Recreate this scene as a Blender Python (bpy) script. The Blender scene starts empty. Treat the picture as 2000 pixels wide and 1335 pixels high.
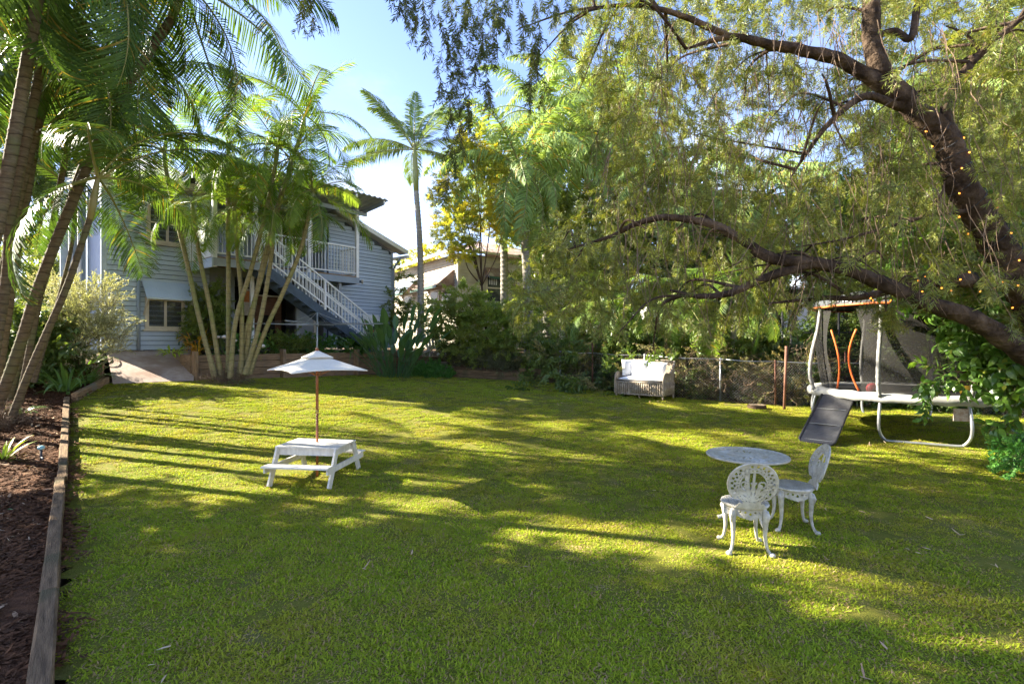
import bpy, math, random
import numpy as np
from mathutils import Vector, Matrix, Euler

random.seed(7)
RNG = np.random.default_rng(11)
PI = math.pi
R = math.radians
scene = bpy.context.scene
COL = scene.collection

# ------------------------------------------------------------------ camera, sky, sun, exposure
FPX, CX, HY, EYE = 1000.0, 1000.0, 667.0, 1.85
cam_d = bpy.data.cameras.new('camera'); cam_d.lens = 18.0; cam_d.sensor_width = 36.0
cam_d.clip_start = 0.05; cam_d.clip_end = 900
cam = bpy.data.objects.new('camera', cam_d); COL.objects.link(cam)
cam.location = (0, 0, EYE); cam.rotation_euler = (R(90), 0, 0)
scene.camera = cam

SUN_EL, SUN_AZ = 31.0, -74.0            # azimuth clockwise from +Y
sv = Vector((math.sin(R(SUN_AZ)) * math.cos(R(SUN_EL)), math.cos(R(SUN_AZ)) * math.cos(R(SUN_EL)), math.sin(R(SUN_EL))))
sun_d = bpy.data.lights.new('sun', 'SUN'); sun_d.energy = 5.0; sun_d.angle = R(0.55); sun_d.color = (1.0, 0.92, 0.76)
sun = bpy.data.objects.new('sun', sun_d); COL.objects.link(sun)
sun.location = (-30, 20, 30); sun.rotation_euler = sv.to_track_quat('Z', 'Y').to_euler()

world = bpy.data.worlds.new('World'); scene.world = world; world.use_nodes = True
wn, wl = world.node_tree.nodes, world.node_tree.links
wn.clear()
w_out = wn.new('ShaderNodeOutputWorld'); w_bg = wn.new('ShaderNodeBackground')
w_sky = wn.new('ShaderNodeTexSky'); w_sky.sky_type = 'NISHITA'; w_sky.sun_disc = False
w_sky.sun_elevation = R(SUN_EL); w_sky.sun_rotation = R(SUN_AZ); w_sky.altitude = 30
w_sky.air_density = 1.0; w_sky.dust_density = 0.2; w_sky.ozone_density = 3.0
w_bg.inputs['Strength'].default_value = 0.08
# thin broken cloud over the whole sky, denser towards the horizon as one looks through more of it
w_tc = wn.new('ShaderNodeTexCoord'); w_sep = wn.new('ShaderNodeSeparateXYZ')
w_add = wn.new('ShaderNodeMath'); w_add.operation = 'ADD'; w_add.inputs[1].default_value = 0.16
w_abs = wn.new('ShaderNodeMath'); w_abs.operation = 'MAXIMUM'; w_abs.inputs[1].default_value = 0.0
w_div = wn.new('ShaderNodeVectorMath'); w_div.operation = 'DIVIDE'
w_comb = wn.new('ShaderNodeCombineXYZ')
w_noise = wn.new('ShaderNodeTexNoise'); w_noise.inputs['Scale'].default_value = 0.62; w_noise.inputs['Detail'].default_value = 9
w_noise.inputs['Roughness'].default_value = 0.57
w_dens = wn.new('ShaderNodeMapRange'); w_dens.inputs['From Min'].default_value = 0.0; w_dens.inputs['From Max'].default_value = 0.62
w_dens.inputs['To Min'].default_value = 0.17; w_dens.inputs['To Max'].default_value = -0.32
w_sum = wn.new('ShaderNodeMath'); w_sum.operation = 'ADD'
w_rmp = wn.new('ShaderNodeMapRange'); w_rmp.interpolation_type = 'SMOOTHSTEP'
w_rmp.inputs['From Min'].default_value = 0.47; w_rmp.inputs['From Max'].default_value = 0.78
w_mix = wn.new('ShaderNodeMix'); w_mix.data_type = 'RGBA'
w_mix.inputs['B'].default_value = (6.3, 6.1, 5.8, 1)
wl.new(w_tc.outputs['Generated'], w_sep.inputs[0])
wl.new(w_sep.outputs['Z'], w_abs.inputs[0]); wl.new(w_abs.outputs[0], w_add.inputs[0])
for k in range(3): wl.new(w_add.outputs[0], w_comb.inputs[k])
wl.new(w_tc.outputs['Generated'], w_div.inputs[0]); wl.new(w_comb.outputs[0], w_div.inputs[1])
wl.new(w_div.outputs[0], w_noise.inputs['Vector'])
wl.new(w_abs.outputs[0], w_dens.inputs['Value'])
wl.new(w_noise.outputs['Fac'], w_sum.inputs[0]); wl.new(w_dens.outputs[0], w_sum.inputs[1])
wl.new(w_sum.outputs[0], w_rmp.inputs['Value']); wl.new(w_rmp.outputs[0], w_mix.inputs['Factor'])
w_tint = wn.new('ShaderNodeMix'); w_tint.data_type = 'RGBA'; w_tint.blend_type = 'MULTIPLY'; w_tint.inputs['Factor'].default_value = 1.0; w_tint.inputs['B'].default_value = (0.98, 0.86, 0.94, 1)
wl.new(w_sky.outputs[0], w_tint.inputs['A']); wl.new(w_tint.outputs['Result'], w_mix.inputs['A']); wl.new(w_mix.outputs['Result'], w_bg.inputs['Color'])
wl.new(w_bg.outputs[0], w_out.inputs['Surface'])

scene.view_settings.view_transform = 'Standard'; scene.view_settings.look = 'None'
scene.view_settings.exposure = 2.58; scene.view_settings.gamma = 1.0; scene.view_settings.use_curve_mapping = False
scene.render.engine = 'CYCLES'
cy = scene.cycles
cy.max_bounces = 5; cy.diffuse_bounces = 2; cy.glossy_bounces = 2; cy.transmission_bounces = 2; cy.transparent_max_bounces = 8
cy.sample_clamp_indirect = 6; cy.caustics_reflective = False; cy.caustics_refractive = False
cy.use_denoising = True; cy.use_adaptive_sampling = True; cy.adaptive_threshold = 0.02
try:
    cy.denoiser = 'OPENIMAGEDENOISE'; cy.denoising_input_passes = 'RGB_ALBEDO_NORMAL'; cy.denoising_prefilter = 'NONE'
except Exception: pass

# ------------------------------------------------------------------ places
def gz(x, y):
    """height of the lawn: level near the photographer, rising gently towards the houses"""
    t = min(max((y - 5.0) / 9.0, 0.0), 1.0)
    s = t * t * (3 - 2 * t)
    return s * (0.55 - 0.03 * max(-14, min(14, x)))
def at(px, py, D):
    return Vector(((px - CX) * D / FPX, D, EYE + (HY - py) * D / FPX))
def G(px, py, dz=0.0):
    D = 2.0
    for _ in range(4000):
        p = at(px, py, D)
        if p.z <= gz(p.x, p.y) + dz: break
        D += 0.01
    return p

# ------------------------------------------------------------------ objects
def tag(o, label=None, cat=None, group=None, kind=None):
    if label: o['label'] = label
    if cat: o['category'] = cat
    if group: o['group'] = group
    if kind: o['kind'] = kind
    return o
def thing(name, label, cat, loc=(0, 0, 0), rz=0.0, group=None):
    o = bpy.data.objects.new(name, None); COL.objects.link(o)
    o.empty_display_size = 0.2
    o.location = loc; o.rotation_euler = (0, 0, rz)
    return tag(o, label, cat, group, 'thing')
def link(name, me, parent=None, loc=None, rot=None, scl=None):
    o = bpy.data.objects.new(name, me); COL.objects.link(o)
    if parent is not None: o.parent = parent
    if loc is not None: o.location = loc
    if rot is not None: o.rotation_euler = rot
    if scl is not None: o.scale = (scl, scl, scl) if isinstance(scl, (int, float)) else scl
    return o
def copy_tree(o, parent=None):
    c = o.copy(); COL.objects.link(c); c.parent = parent
    for ch in o.children: copy_tree(ch, c)
    return c
def mesh_np(name, v, f, mats=(), smooth=False, fm=None, lv=None):
    """mesh from vertex array and face list; lv = tint number per face"""
    me = bpy.data.meshes.new(name)
    v = np.asarray(v, dtype=np.float32)
    if isinstance(f, np.ndarray):
        n, k = f.shape
        me.vertices.add(len(v)); me.vertices.foreach_set('co', v.ravel())
        me.loops.add(n * k); me.loops.foreach_set('vertex_index', f.astype(np.int32).ravel())
        me.polygons.add(n); me.polygons.foreach_set('loop_start', np.arange(0, n * k, k, dtype=np.int32))
        me.polygons.foreach_set('loop_total', np.full(n, k, dtype=np.int32))
        me.update(calc_edges=True)
    else:
        me.from_pydata([tuple(map(float, p)) for p in v], [], f); me.update()
    for m in mats: me.materials.append(m)
    if smooth: me.polygons.foreach_set('use_smooth', np.ones(len(me.polygons), dtype=bool))
    if fm is not None: me.polygons.foreach_set('material_index', np.asarray(fm, dtype=np.int32))
    if lv is not None:
        a = me.attributes.new('lv', 'FLOAT', 'FACE'); a.data.foreach_set('value', np.asarray(lv, dtype=np.float32))
    return me

class MB:
    def __init__(s): s.v = []; s.f = []
    def _add(s, vs, fs):
        b = len(s.v); s.v += [tuple(p) for p in vs]; s.f += [tuple(i + b for i in q) for q in fs]; return s
    def hexa(s, p):      # 8 corners: bottom ring 0-3, top ring 4-7
        return s._add(p, [(3, 2, 1, 0), (4, 5, 6, 7), (0, 1, 5, 4), (1, 2, 6, 5), (2, 3, 7, 6), (3, 0, 4, 7)])
    def box(s, a, b):
        x0, y0, z0 = a; x1, y1, z1 = b
        return s.hexa([(x0, y0, z0), (x1, y0, z0), (x1, y1, z0), (x0, y1, z0), (x0, y0, z1), (x1, y0, z1), (x1, y1, z1), (x0, y1, z1)])
    def beam(s, a, b, w, h, up=(0, 0, 1)):
        a, b = Vector(a), Vector(b); d = (b - a).normalized(); u = Vector(up)
        sd = d.cross(u)
        if sd.length < 1e-4: sd = d.cross(Vector((0, 1, 0)))
        sd.normalize(); u = sd.cross(d).normalized()
        sd = sd * w / 2; u = u * h / 2
        return s.hexa([a - sd - u, a + sd - u, b + sd - u, b - sd - u, a - sd + u, a + sd + u, b + sd + u, b - sd + u])
    def cham(s, a, b, c=0.006):   # box with chamfered vertical/top edges
        x0, y0, z0 = a; x1, y1, z1 = b
        ring = lambda z, i: [(x0 + i, y0 + i, z), (x1 - i, y0 + i, z), (x1 - i, y1 - i, z), (x0 + i, y1 - i, z)]
        vs = ring(z0, 0) + ring(z1 - c, 0) + ring(z1, c)
        fs = [(3, 2, 1, 0), (8, 9, 10, 11)]
        for k in range(2):
            for i in range(4):
                j = (i + 1) % 4
                fs.append((4 * k + i, 4 * k + j, 4 * k + 4 + j, 4 * k + 4 + i))
        return s._add(vs, fs)
    def tube(s, pts, r, n=8, caps=True, flat=1.0):
        pts = [Vector(p) for p in pts]; m = len(pts)
        rs = r if hasattr(r, '__len__') else [r] * m
        up = Vector((0.13, 0.21, 1)); vs = []; fs = []
        prev = None
        for i, p in enumerate(pts):
            d = (pts[min(i + 1, m - 1)] - pts[max(i - 1, 0)]).normalized()
            if prev is None:
                a = d.cross(up)
                if a.length < 1e-3: a = d.cross(Vector((1, 0, 0)))
            else: a = prev - d * prev.dot(d)
            a.normalize(); prev = a; b = d.cross(a)
            for k in range(n):
                t = 2 * PI * k / n
                vs.append(p + a * (rs[i] * math.cos(t)) + b * (rs[i] * flat * math.sin(t)))
        for i in range(m - 1):
            for k in range(n):
                j = (k + 1) % n
                fs.append((i * n + k, i * n + j, (i + 1) * n + j, (i + 1) * n + k))
        if caps: fs += [tuple(range(n - 1, -1, -1)), tuple(range((m - 1) * n, m * n))]
        return s._add(vs, fs)
    def lathe(s, prof, n=24, c=(0, 0, 0)):
        vs = []; fs = []; m = len(prof)
        for r, z in prof:
            for k in range(n):
                t = 2 * PI * k / n; vs.append((c[0] + r * math.cos(t), c[1] + r * math.sin(t), c[2] + z))
        for i in range(m - 1):
            for k in range(n):
                j = (k + 1) % n; fs.append((i * n + k, i * n + j, (i + 1) * n + j, (i + 1) * n + k))
        fs += [tuple(range(n - 1, -1, -1)), tuple(range((m - 1) * n, m * n))]
        return s._add(vs, fs)
    def face(s, pts): return s._add(pts, [tuple(range(len(pts)))])
    def prism(s, poly, z0, z1):
        n = len(poly)
        vs = [(x, y, z0) for x, y in poly] + [(x, y, z1) for x, y in poly]
        return s._add(vs, [tuple(range(n - 1, -1, -1)), tuple(range(n, 2 * n))] + [(i, (i + 1) % n, n + (i + 1) % n, n + i) for i in range(n)])
    def mesh(s, name, m, smooth=False):
        me = bpy.data.meshes.new(name); me.from_pydata([tuple(map(float, p)) for p in s.v], [], s.f); me.update()
        if m: me.materials.append(m)
        if smooth: me.polygons.foreach_set('use_smooth', np.ones(len(me.polygons), dtype=bool))
        return me
    def build(s, name, m, parent=None, smooth=False, loc=None, rot=None):
        return link(name, s.mesh(name, m, smooth), parent, loc, rot)

def catmull(P, n=6):
    P = [Vector(p) for p in P]; out = []
    Q = [P[0] * 2 - P[1]] + P + [P[-1] * 2 - P[-2]]
    for i in range(1, len(Q) - 2):
        for k in range(n):
            t = k / n; a, b, c, d = Q[i - 1], Q[i], Q[i + 1], Q[i + 2]
            out.append(0.5 * ((2 * b) + (c - a) * t + (2 * a - 5 * b + 4 * c - d) * t * t + (3 * b - a - 3 * c + d) * t ** 3))
    out.append(P[-1]); return out
def lerps(rs, n):   # radii resampled to n
    return list(np.interp(np.linspace(0, 1, n), np.linspace(0, 1, len(rs)), rs))

# ------------------------------------------------------------------ materials
MATS = {}
def node(nt, t, **kw):
    n = nt.nodes.new(t)
    for k, v in kw.items(): setattr(n, k, v)
    return n
def mat(name, c1, c2=None, rough=0.6, scale=6.0, bump=0.0, bscale=40.0, metal=0.0, spec=0.35, stretch=None, detail=5, lo=0.35, hi=0.65, coords='pos', c3=None, s3=1.3, t3=(0.52, 0.68), bdist=0.02, rings=0.0, rcol=(0.06, 0.045, 0.03)):
    """noise-mottled surface: c1 -> c2 by fine noise, optional broad patches of c3"""
    if name in MATS: return MATS[name]
    m = bpy.data.materials.new(name); m.use_nodes = True; nt = m.node_tree; L = nt.links
    b = nt.nodes['Principled BSDF']
    b.inputs['Roughness'].default_value = rough; b.inputs['Metallic'].default_value = metal
    b.inputs['Specular IOR Level'].default_value = spec
    if coords == 'pos': src = node(nt, 'ShaderNodeNewGeometry').outputs['Position']
    else: src = node(nt, 'ShaderNodeTexCoord').outputs['Object']
    mp = node(nt, 'ShaderNodeMapping'); mp.inputs['Scale'].default_value = stretch or (1, 1, 1)
    L.new(src, mp.inputs['Vector'])
    oi = node(nt, 'ShaderNodeObjectInfo')
    if coords != 'pos':
        sc = node(nt, 'ShaderNodeVectorMath', operation='SCALE'); sc.inputs[0].default_value = (31, 17, 23)
        L.new(oi.outputs['Random'], sc.inputs['Scale']); L.new(sc.outputs[0], mp.inputs['Location'])
    if c2 is None: c2 = tuple(x * 0.72 for x in c1)
    nz = node(nt, 'ShaderNodeTexNoise'); nz.inputs['Scale'].default_value = scale; nz.inputs['Detail'].default_value = detail
    nz.inputs['Roughness'].default_value = 0.62
    L.new(mp.outputs[0], nz.inputs['Vector'])
    mr = node(nt, 'ShaderNodeMapRange'); mr.inputs['From Min'].default_value = lo; mr.inputs['From Max'].default_value = hi
    L.new(nz.outputs['Fac'], mr.inputs['Value'])
    mx = node(nt, 'ShaderNodeMix', data_type='RGBA'); mx.inputs['A'].default_value = (*c1, 1); mx.inputs['B'].default_value = (*c2, 1)
    L.new(mr.outputs[0], mx.inputs['Factor'])
    col = mx.outputs['Result']
    if c3 is not None:
        n3 = node(nt, 'ShaderNodeTexNoise'); n3.inputs['Scale'].default_value = s3; n3.inputs['Detail'].default_value = 4
        L.new(src, n3.inputs['Vector'])
        m3 = node(nt, 'ShaderNodeMapRange', interpolation_type='SMOOTHSTEP'); m3.inputs['From Min'].default_value = t3[0]; m3.inputs['From Max'].default_value = t3[1]
        L.new(n3.outputs['Fac'], m3.inputs['Value'])
        mx3 = node(nt, 'ShaderNodeMix', data_type='RGBA'); mx3.inputs['B'].default_value = (*c3, 1)
        L.new(m3.outputs[0], mx3.inputs['Factor']); L.new(col, mx3.inputs['A']); col = mx3.outputs['Result']
    if rings:
        sp = node(nt, 'ShaderNodeSeparateXYZ'); L.new(src, sp.inputs[0])
        rn = node(nt, 'ShaderNodeTexNoise'); rn.inputs['Scale'].default_value = 2.0; L.new(src, rn.inputs['Vector'])
        ra = node(nt, 'ShaderNodeMath', operation='MULTIPLY_ADD'); ra.inputs[1].default_value = 0.16; L.new(rn.outputs['Fac'], ra.inputs[0]); L.new(sp.outputs['Z'], ra.inputs[2])
        rd = node(nt, 'ShaderNodeMath', operation='DIVIDE'); rd.inputs[1].default_value = rings; L.new(ra.outputs[0], rd.inputs[0])
        rf = node(nt, 'ShaderNodeMath', operation='FRACT'); L.new(rd.outputs[0], rf.inputs[0])
        rm = node(nt, 'ShaderNodeMapRange'); rm.inputs['From Min'].default_value = 0.02; rm.inputs['From Max'].default_value = 0.20; rm.inputs['To Min'].default_value = 0.75; rm.inputs['To Max'].default_value = 0.0
        L.new(rf.outputs[0], rm.inputs['Value'])
        mr_ = node(nt, 'ShaderNodeMix', data_type='RGBA'); mr_.inputs['B'].default_value = (*rcol, 1); L.new(rm.outputs[0], mr_.inputs['Factor']); L.new(col, mr_.inputs['A']); col = mr_.outputs['Result']
    hv = node(nt, 'ShaderNodeHueSaturation')
    vr = node(nt, 'ShaderNodeMapRange'); vr.inputs['To Min'].default_value = 0.90; vr.inputs['To Max'].default_value = 1.08
    L.new(oi.outputs['Random'], vr.inputs['Value']); L.new(vr.outputs[0], hv.inputs['Value']); L.new(col, hv.inputs['Color'])
    L.new(hv.outputs[0], b.inputs['Base Color'])
    if bump:
        nb = node(nt, 'ShaderNodeTexNoise'); nb.inputs['Scale'].default_value = bscale; nb.inputs['Detail'].default_value = 6
        L.new(mp.outputs[0], nb.inputs['Vector'])
        bp = node(nt, 'ShaderNodeBump'); bp.inputs['Strength'].default_value = bump; bp.inputs['Distance'].default_value = bdist
        L.new(nb.outputs['Fac'], bp.inputs['Height']); L.new(bp.outputs[0], b.inputs['Normal'])
    MATS[name] = m; return m
def leafmat(name, c1, c2, c3=None, trans=0.4, rough=0.42, spec=0.4, dead=None, deadt=0.9, tc=1.6, gain=1.8):
    """leaf: tints vary by leaf (lv), by copy and by broad noise; light shines through"""
    if name in MATS: return MATS[name]
    c1, c2, c3 = [None if c is None else tuple(x * gain for x in c) for c in (c1, c2, c3)]
    m = bpy.data.materials.new(name); m.use_nodes = True; nt = m.node_tree; L = nt.links
    b = nt.nodes['Principled BSDF']; out = nt.nodes['Material Output']
    b.inputs['Roughness'].default_value = rough; b.inputs['Specular IOR Level'].default_value = spec
    at_ = node(nt, 'ShaderNodeAttribute', attribute_name='lv'); oi = node(nt, 'ShaderNodeObjectInfo')
    av = node(nt, 'ShaderNodeMath', operation='ADD'); L.new(at_.outputs['Fac'], av.inputs[0]); L.new(oi.outputs['Random'], av.inputs[1])
    hf = node(nt, 'ShaderNodeMath', operation='MULTIPLY'); hf.inputs[1].default_value = 0.5; L.new(av.outputs[0], hf.inputs[0])
    mx = node(nt, 'ShaderNodeMix', data_type='RGBA'); mx.inputs['A'].default_value = (*c1, 1); mx.inputs['B'].default_value = (*c2, 1)
    L.new(hf.outputs[0], mx.inputs['Factor']); col = mx.outputs['Result']
    if c3 is not None:
        g = node(nt, 'ShaderNodeNewGeometry'); nz = node(nt, 'ShaderNodeTexNoise'); nz.inputs['Scale'].default_value = 1.1; nz.inputs['Detail'].default_value = 3
        L.new(g.outputs['Position'], nz.inputs['Vector'])
        mr = node(nt, 'ShaderNodeMapRange', interpolation_type='SMOOTHSTEP'); mr.inputs['From Min'].default_value = 0.45; mr.inputs['From Max'].default_value = 0.65
        L.new(nz.outputs['Fac'], mr.inputs['Value'])
        m3 = node(nt, 'ShaderNodeMix', data_type='RGBA'); m3.inputs['B'].default_value = (*c3, 1)
        L.new(mr.outputs[0], m3.inputs['Factor']); L.new(col, m3.inputs['A']); col = m3.outputs['Result']
    if dead is not None:
        gt = node(nt, 'ShaderNodeMath', operation='GREATER_THAN'); gt.inputs[1].default_value = deadt; L.new(at_.outputs['Fac'], gt.inputs[0])
        md = node(nt, 'ShaderNodeMix', data_type='RGBA'); md.inputs['B'].default_value = (*dead, 1)
        L.new(gt.outputs[0], md.inputs['Factor']); L.new(col, md.inputs['A']); col = md.outputs['Result']
    L.new(col, b.inputs['Base Color'])
    tr = node(nt, 'ShaderNodeBsdfTranslucent')
    tm = node(nt, 'ShaderNodeMix', data_type='RGBA', blend_type='MULTIPLY'); tm.inputs['Factor'].default_value = 1.0
    tm.inputs['B'].default_value = (tc * 1.05, tc, tc * 0.45, 1); L.new(col, tm.inputs['A']); L.new(tm.outputs['Result'], tr.inputs['Color'])
    ms = node(nt, 'ShaderNodeMixShader'); ms.inputs[0].default_value = trans
    L.new(b.outputs[0], ms.inputs[1]); L.new(tr.outputs[0], ms.inputs[2]); L.new(ms.outputs[0], out.inputs['Surface'])
    MATS[name] = m; return m

# ------------------------------------------------------------------ scattered foliage
NG = {}
def scatter(name, parent, pts, rots, scls, idx, temps, kind='stuff', mats=()):
    """one object whose points each carry a copy of a leafy sprig"""
    n = len(pts)
    me = bpy.data.meshes.new(name); me.vertices.add(n)
    me.vertices.foreach_set('co', np.asarray(pts, dtype=np.float32).ravel())
    a = me.attributes.new('rot', 'FLOAT_VECTOR', 'POINT'); a.data.foreach_set('vector', np.asarray(rots, dtype=np.float32).ravel())
    a = me.attributes.new('scl', 'FLOAT', 'POINT'); a.data.foreach_set('value', np.asarray(scls, dtype=np.float32).ravel())
    a = me.attributes.new('idx', 'INT', 'POINT'); a.data.foreach_set('value', np.asarray(idx, dtype=np.int32).ravel())
    o = link(name, me, parent); o['kind'] = kind
    key = tuple(t.name for t in temps)
    if key not in NG:
        ng = bpy.data.node_groups.new('sprigs', 'GeometryNodeTree')
        ng.interface.new_socket('Geometry', in_out='INPUT', socket_type='NodeSocketGeometry')
        ng.interface.new_socket('Geometry', in_out='OUTPUT', socket_type='NodeSocketGeometry')
        gi = ng.nodes.new('NodeGroupInput'); go = ng.nodes.new('NodeGroupOutput'); J = ng.nodes.new('GeometryNodeJoinGeometry')
        def attr(nm, t):
            q = ng.nodes.new('GeometryNodeInputNamedAttribute'); q.data_type = t; q.inputs['Name'].default_value = nm; return q.outputs['Attribute']
        er = ng.nodes.new('FunctionNodeEulerToRotation'); ng.links.new(attr('rot', 'FLOAT_VECTOR'), er.inputs[0])
        sc = attr('scl', 'FLOAT'); ix = attr('idx', 'INT')
        for k, t in enumerate(temps):
            oi = ng.nodes.new('GeometryNodeObjectInfo'); oi.inputs['Object'].default_value = t; oi.inputs['As Instance'].default_value = False
            ip = ng.nodes.new('GeometryNodeInstanceOnPoints')
            cm = ng.nodes.new('FunctionNodeCompare'); cm.data_type = 'INT'; cm.operation = 'EQUAL'
            ints = [s for s in cm.inputs if s.type == 'INT']
            ng.links.new(ix, ints[0]); ints[1].default_value = k
            ng.links.new(gi.outputs[0], ip.inputs['Points']); ng.links.new(cm.outputs[0], ip.inputs['Selection'])
            ng.links.new(oi.outputs['Geometry'], ip.inputs['Instance']); ng.links.new(er.outputs[0], ip.inputs['Rotation']); ng.links.new(sc, ip.inputs['Scale'])
            ng.links.new(ip.outputs[0], J.inputs[0])
        ng.links.new(J.outputs[0], go.inputs[0]); NG[key] = ng
    md = o.modifiers.new('sprigs', 'NODES'); md.node_group = NG[key]
    return o
def template(name, me):
    return bpy.data.objects.new(name, me)      # never linked to the scene: only the shape of a sprig

def leaf_strip(base, d, nrm, L, w, seg=2, bend=0.0, prof=(0.35, 1.0, 0.0), fold=0.0):
    """one leaf: strip along d, drooping by bend radians; returns verts, quads"""
    d = d / np.linalg.norm(d); sd = np.cross(d, nrm); sd /= (np.linalg.norm(sd) + 1e-9); up = np.cross(sd, d)
    vs = []; fs = []
    p = base.copy(); xs = np.linspace(0, 1, seg + 1)
    ws = np.interp(xs, np.linspace(0, 1, len(prof)), prof) * w / 2
    for i, x in enumerate(xs):
        if i:
            a = bend * (i - 0.5) / seg
            p = p + (d * math.cos(a) - up * math.sin(a)) * (L / seg)
        vs += [p - sd * ws[i] + up * fold * ws[i], p + sd * ws[i] + up * fold * ws[i]]
        if i: fs.append((2 * i - 2, 2 * i - 1, 2 * i + 1, 2 * i))
    return vs, fs
class Leafy:
    def __init__(s): s.v = []; s.f = []; s.lv = []; s.mi = []
    def add(s, vs, fs, lv=None, mi=0):
        b = len(s.v); s.v += list(vs); s.f += [tuple(i + b for i in q) for q in fs]
        lv = random.random() if lv is None else lv
        s.lv += [lv] * len(fs); s.mi += [mi] * len(fs)
    def tube(s, pts, r, n=4, mi=1):
        m = MB(); m.tube(pts, r, n, caps=False); s.add(m.v, m.f, 0.5, mi)
    def mesh(s, name, mats):
        me = mesh_np(name, np.array([tuple(p) for p in s.v]), s.f, mats, False, s.mi, s.lv); return me
# ------------------------------------------------------------------ directions of the blue house
DV = Vector((0.629, 0.777, 0)); NV = Vector((0.777, -0.629, 0))
WALL_A = Vector((-8.7, 14.0, 0)); TOP = 1.5

M_soil = mat('soil', (0.075, 0.048, 0.028), (0.13, 0.09, 0.055), 0.95, 5, 0.6, 60, spec=0.1)
M_mulch = mat('mulch', (0.06, 0.028, 0.014), (0.13, 0.06, 0.028), 0.95, 14, 0.9, 70, spec=0.1)
M_turf = mat('turf', (0.13, 0.145, 0.018), (0.19, 0.175, 0.03), 0.95, 9, 0.8, 90, spec=0.1, c3=(0.17, 0.15, 0.05), s3=2.6, t3=(0.55, 0.75))
M_conc = mat('path_concrete', (0.50, 0.40, 0.34), (0.40, 0.30, 0.25), 0.85, 7, 0.25, 120, spec=0.2, c3=(0.33, 0.23, 0.18), s3=1.1)
M_sleeper = mat('sleeper_wood', (0.36, 0.235, 0.13), (0.19, 0.12, 0.07), 0.85, 3.0, 0.5, 18, spec=0.15, stretch=(1.2, 11, 11), coords='obj', c3=(0.24, 0.20, 0.15), s3=1.5)
M_sleeper_old = mat('weathered_sleeper_wood', (0.26, 0.17, 0.092), (0.10, 0.066, 0.038), 0.9, 3.0, 0.7, 16, spec=0.1, stretch=(1.0, 10, 10), coords='obj', c3=(0.12, 0.095, 0.05), s3=2.5)

def grid_mesh(name, inside, x0, x1, y0, y1, st, zf, m):
    nx = int((x1 - x0) / st) + 1; ny = int((y1 - y0) / st) + 1
    xs = x0 + np.arange(nx) * st; ys = y0 + np.arange(ny) * st
    v = [(x, y, zf(x, y)) for y in ys for x in xs]
    f = []
    for j in range(ny - 1):
        for i in range(nx - 1):
            if inside is None or inside(xs[i] + st / 2, ys[j] + st / 2): f.append((j * nx + i, j * nx + i + 1, (j + 1) * nx + i + 1, (j + 1) * nx + i))
    return mesh_np(name, v, np.array(f), (m,), True)
def in_poly(P):
    n = len(P)
    def f(x, y):
        c = False; j = n - 1
        for i in range(n):
            xi, yi = P[i]; xj, yj = P[j]
            if (yi > y) != (yj > y) and x < (xj - xi) * (y - yi) / (yj - yi) + xi: c = not c
            j = i
        return c
    return f

# ground sheet to the horizon
v = []; f = []
xs = [-400, -150, -70] + list(range(-40, 41, 1)) + [70, 150, 400]; ys = [-60, -20] + list(range(-8, 41, 1)) + [60, 100, 200, 500]
for y in ys:
    for x in xs: v.append((x, y, gz(x, y) - 0.07))
nx = len(xs)
for j in range(len(ys) - 1):
    for i in range(nx - 1): f.append((j * nx + i, j * nx + i + 1, (j + 1) * nx + i + 1, (j + 1) * nx + i))
tag(link('ground', mesh_np('ground', v, np.array(f), (M_soil,), True)), kind='structure')

# lawn
E_far = (-9.28, 10.72); E_near = (-2.5, 2.79)
def on_edge(y): return E_near[0] + (E_far[0] - E_near[0]) * (y - E_near[1]) / (E_far[1] - E_near[1])
LAWN = [(on_edge(1.0), 1.0), E_far, (-10.1, 12.75), (-9.87, 12.75), (-8.45, 13.75), (-3.9, 19.2), (-3.4, 18.2), (-1.78, 17.75), (0, 17.25), (1.45, 16.6), (1.7, 15.7), (2.7, 14.35), (5.0, 12.7), (6.6, 12.2), (8.4, 12.5), (10.4, 12.0), (13, 10.0), (15, 6), (15, -4), (0.2, -4), (0.2, 0.2)]
in_lawn = in_poly(LAWN)
tag(link('lawn', grid_mesh('lawn', in_lawn, -12, 15.4, -4, 19.6, 0.2, lambda x, y: gz(x, y) + 0.004, M_turf)), kind='structure')

# grass blades standing in the lawn
M_grass = leafmat('grass_blade', (0.088, 0.132, 0.008), (0.20, 0.218, 0.014), (0.165, 0.168, 0.015), gain=2.2, trans=0.33, rough=0.65, spec=0.12, dead=(0.38, 0.26, 0.12), deadt=0.82, tc=1.5)
M_straw = leafmat('straw_blade', (0.22, 0.15, 0.075), (0.28, 0.20, 0.10), None, trans=0.2, rough=0.8, spec=0.1)
def grass_patch(seed, n=400, size=0.34, straw=False, hmin=0.009, hmax=0.028):
    rg = np.random.default_rng(seed)
    L = Leafy()
    for i in range(n):
        r = size / 2 * math.sqrt(rg.random()); a = rg.random() * 2 * PI
        b = np.array([r * math.cos(a), r * math.sin(a), -0.004])
        h = rg.uniform(hmin, hmax); az = rg.random() * 2 * PI; el = R(rg.uniform(-4, 62)) if not straw else R(rg.uniform(-2, 25))
        d = np.array([math.cos(az) * math.cos(el), math.sin(az) * math.cos(el), math.sin(el)])
        vs, fs = leaf_strip(b, d, np.array([0.1, 0.05, 1.0]) if el < 1.2 else np.array([math.cos(az), math.sin(az), 0.2]), h * 1.4, rg.uniform(0.005, 0.0095), 2, bend=R(rg.uniform(10, 70)), prof=(0.8, 1.0, 0.1))
        L.add(vs, fs, rg.random())
    return L.mesh('grass_patch', (M_straw if straw else M_grass,))
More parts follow.
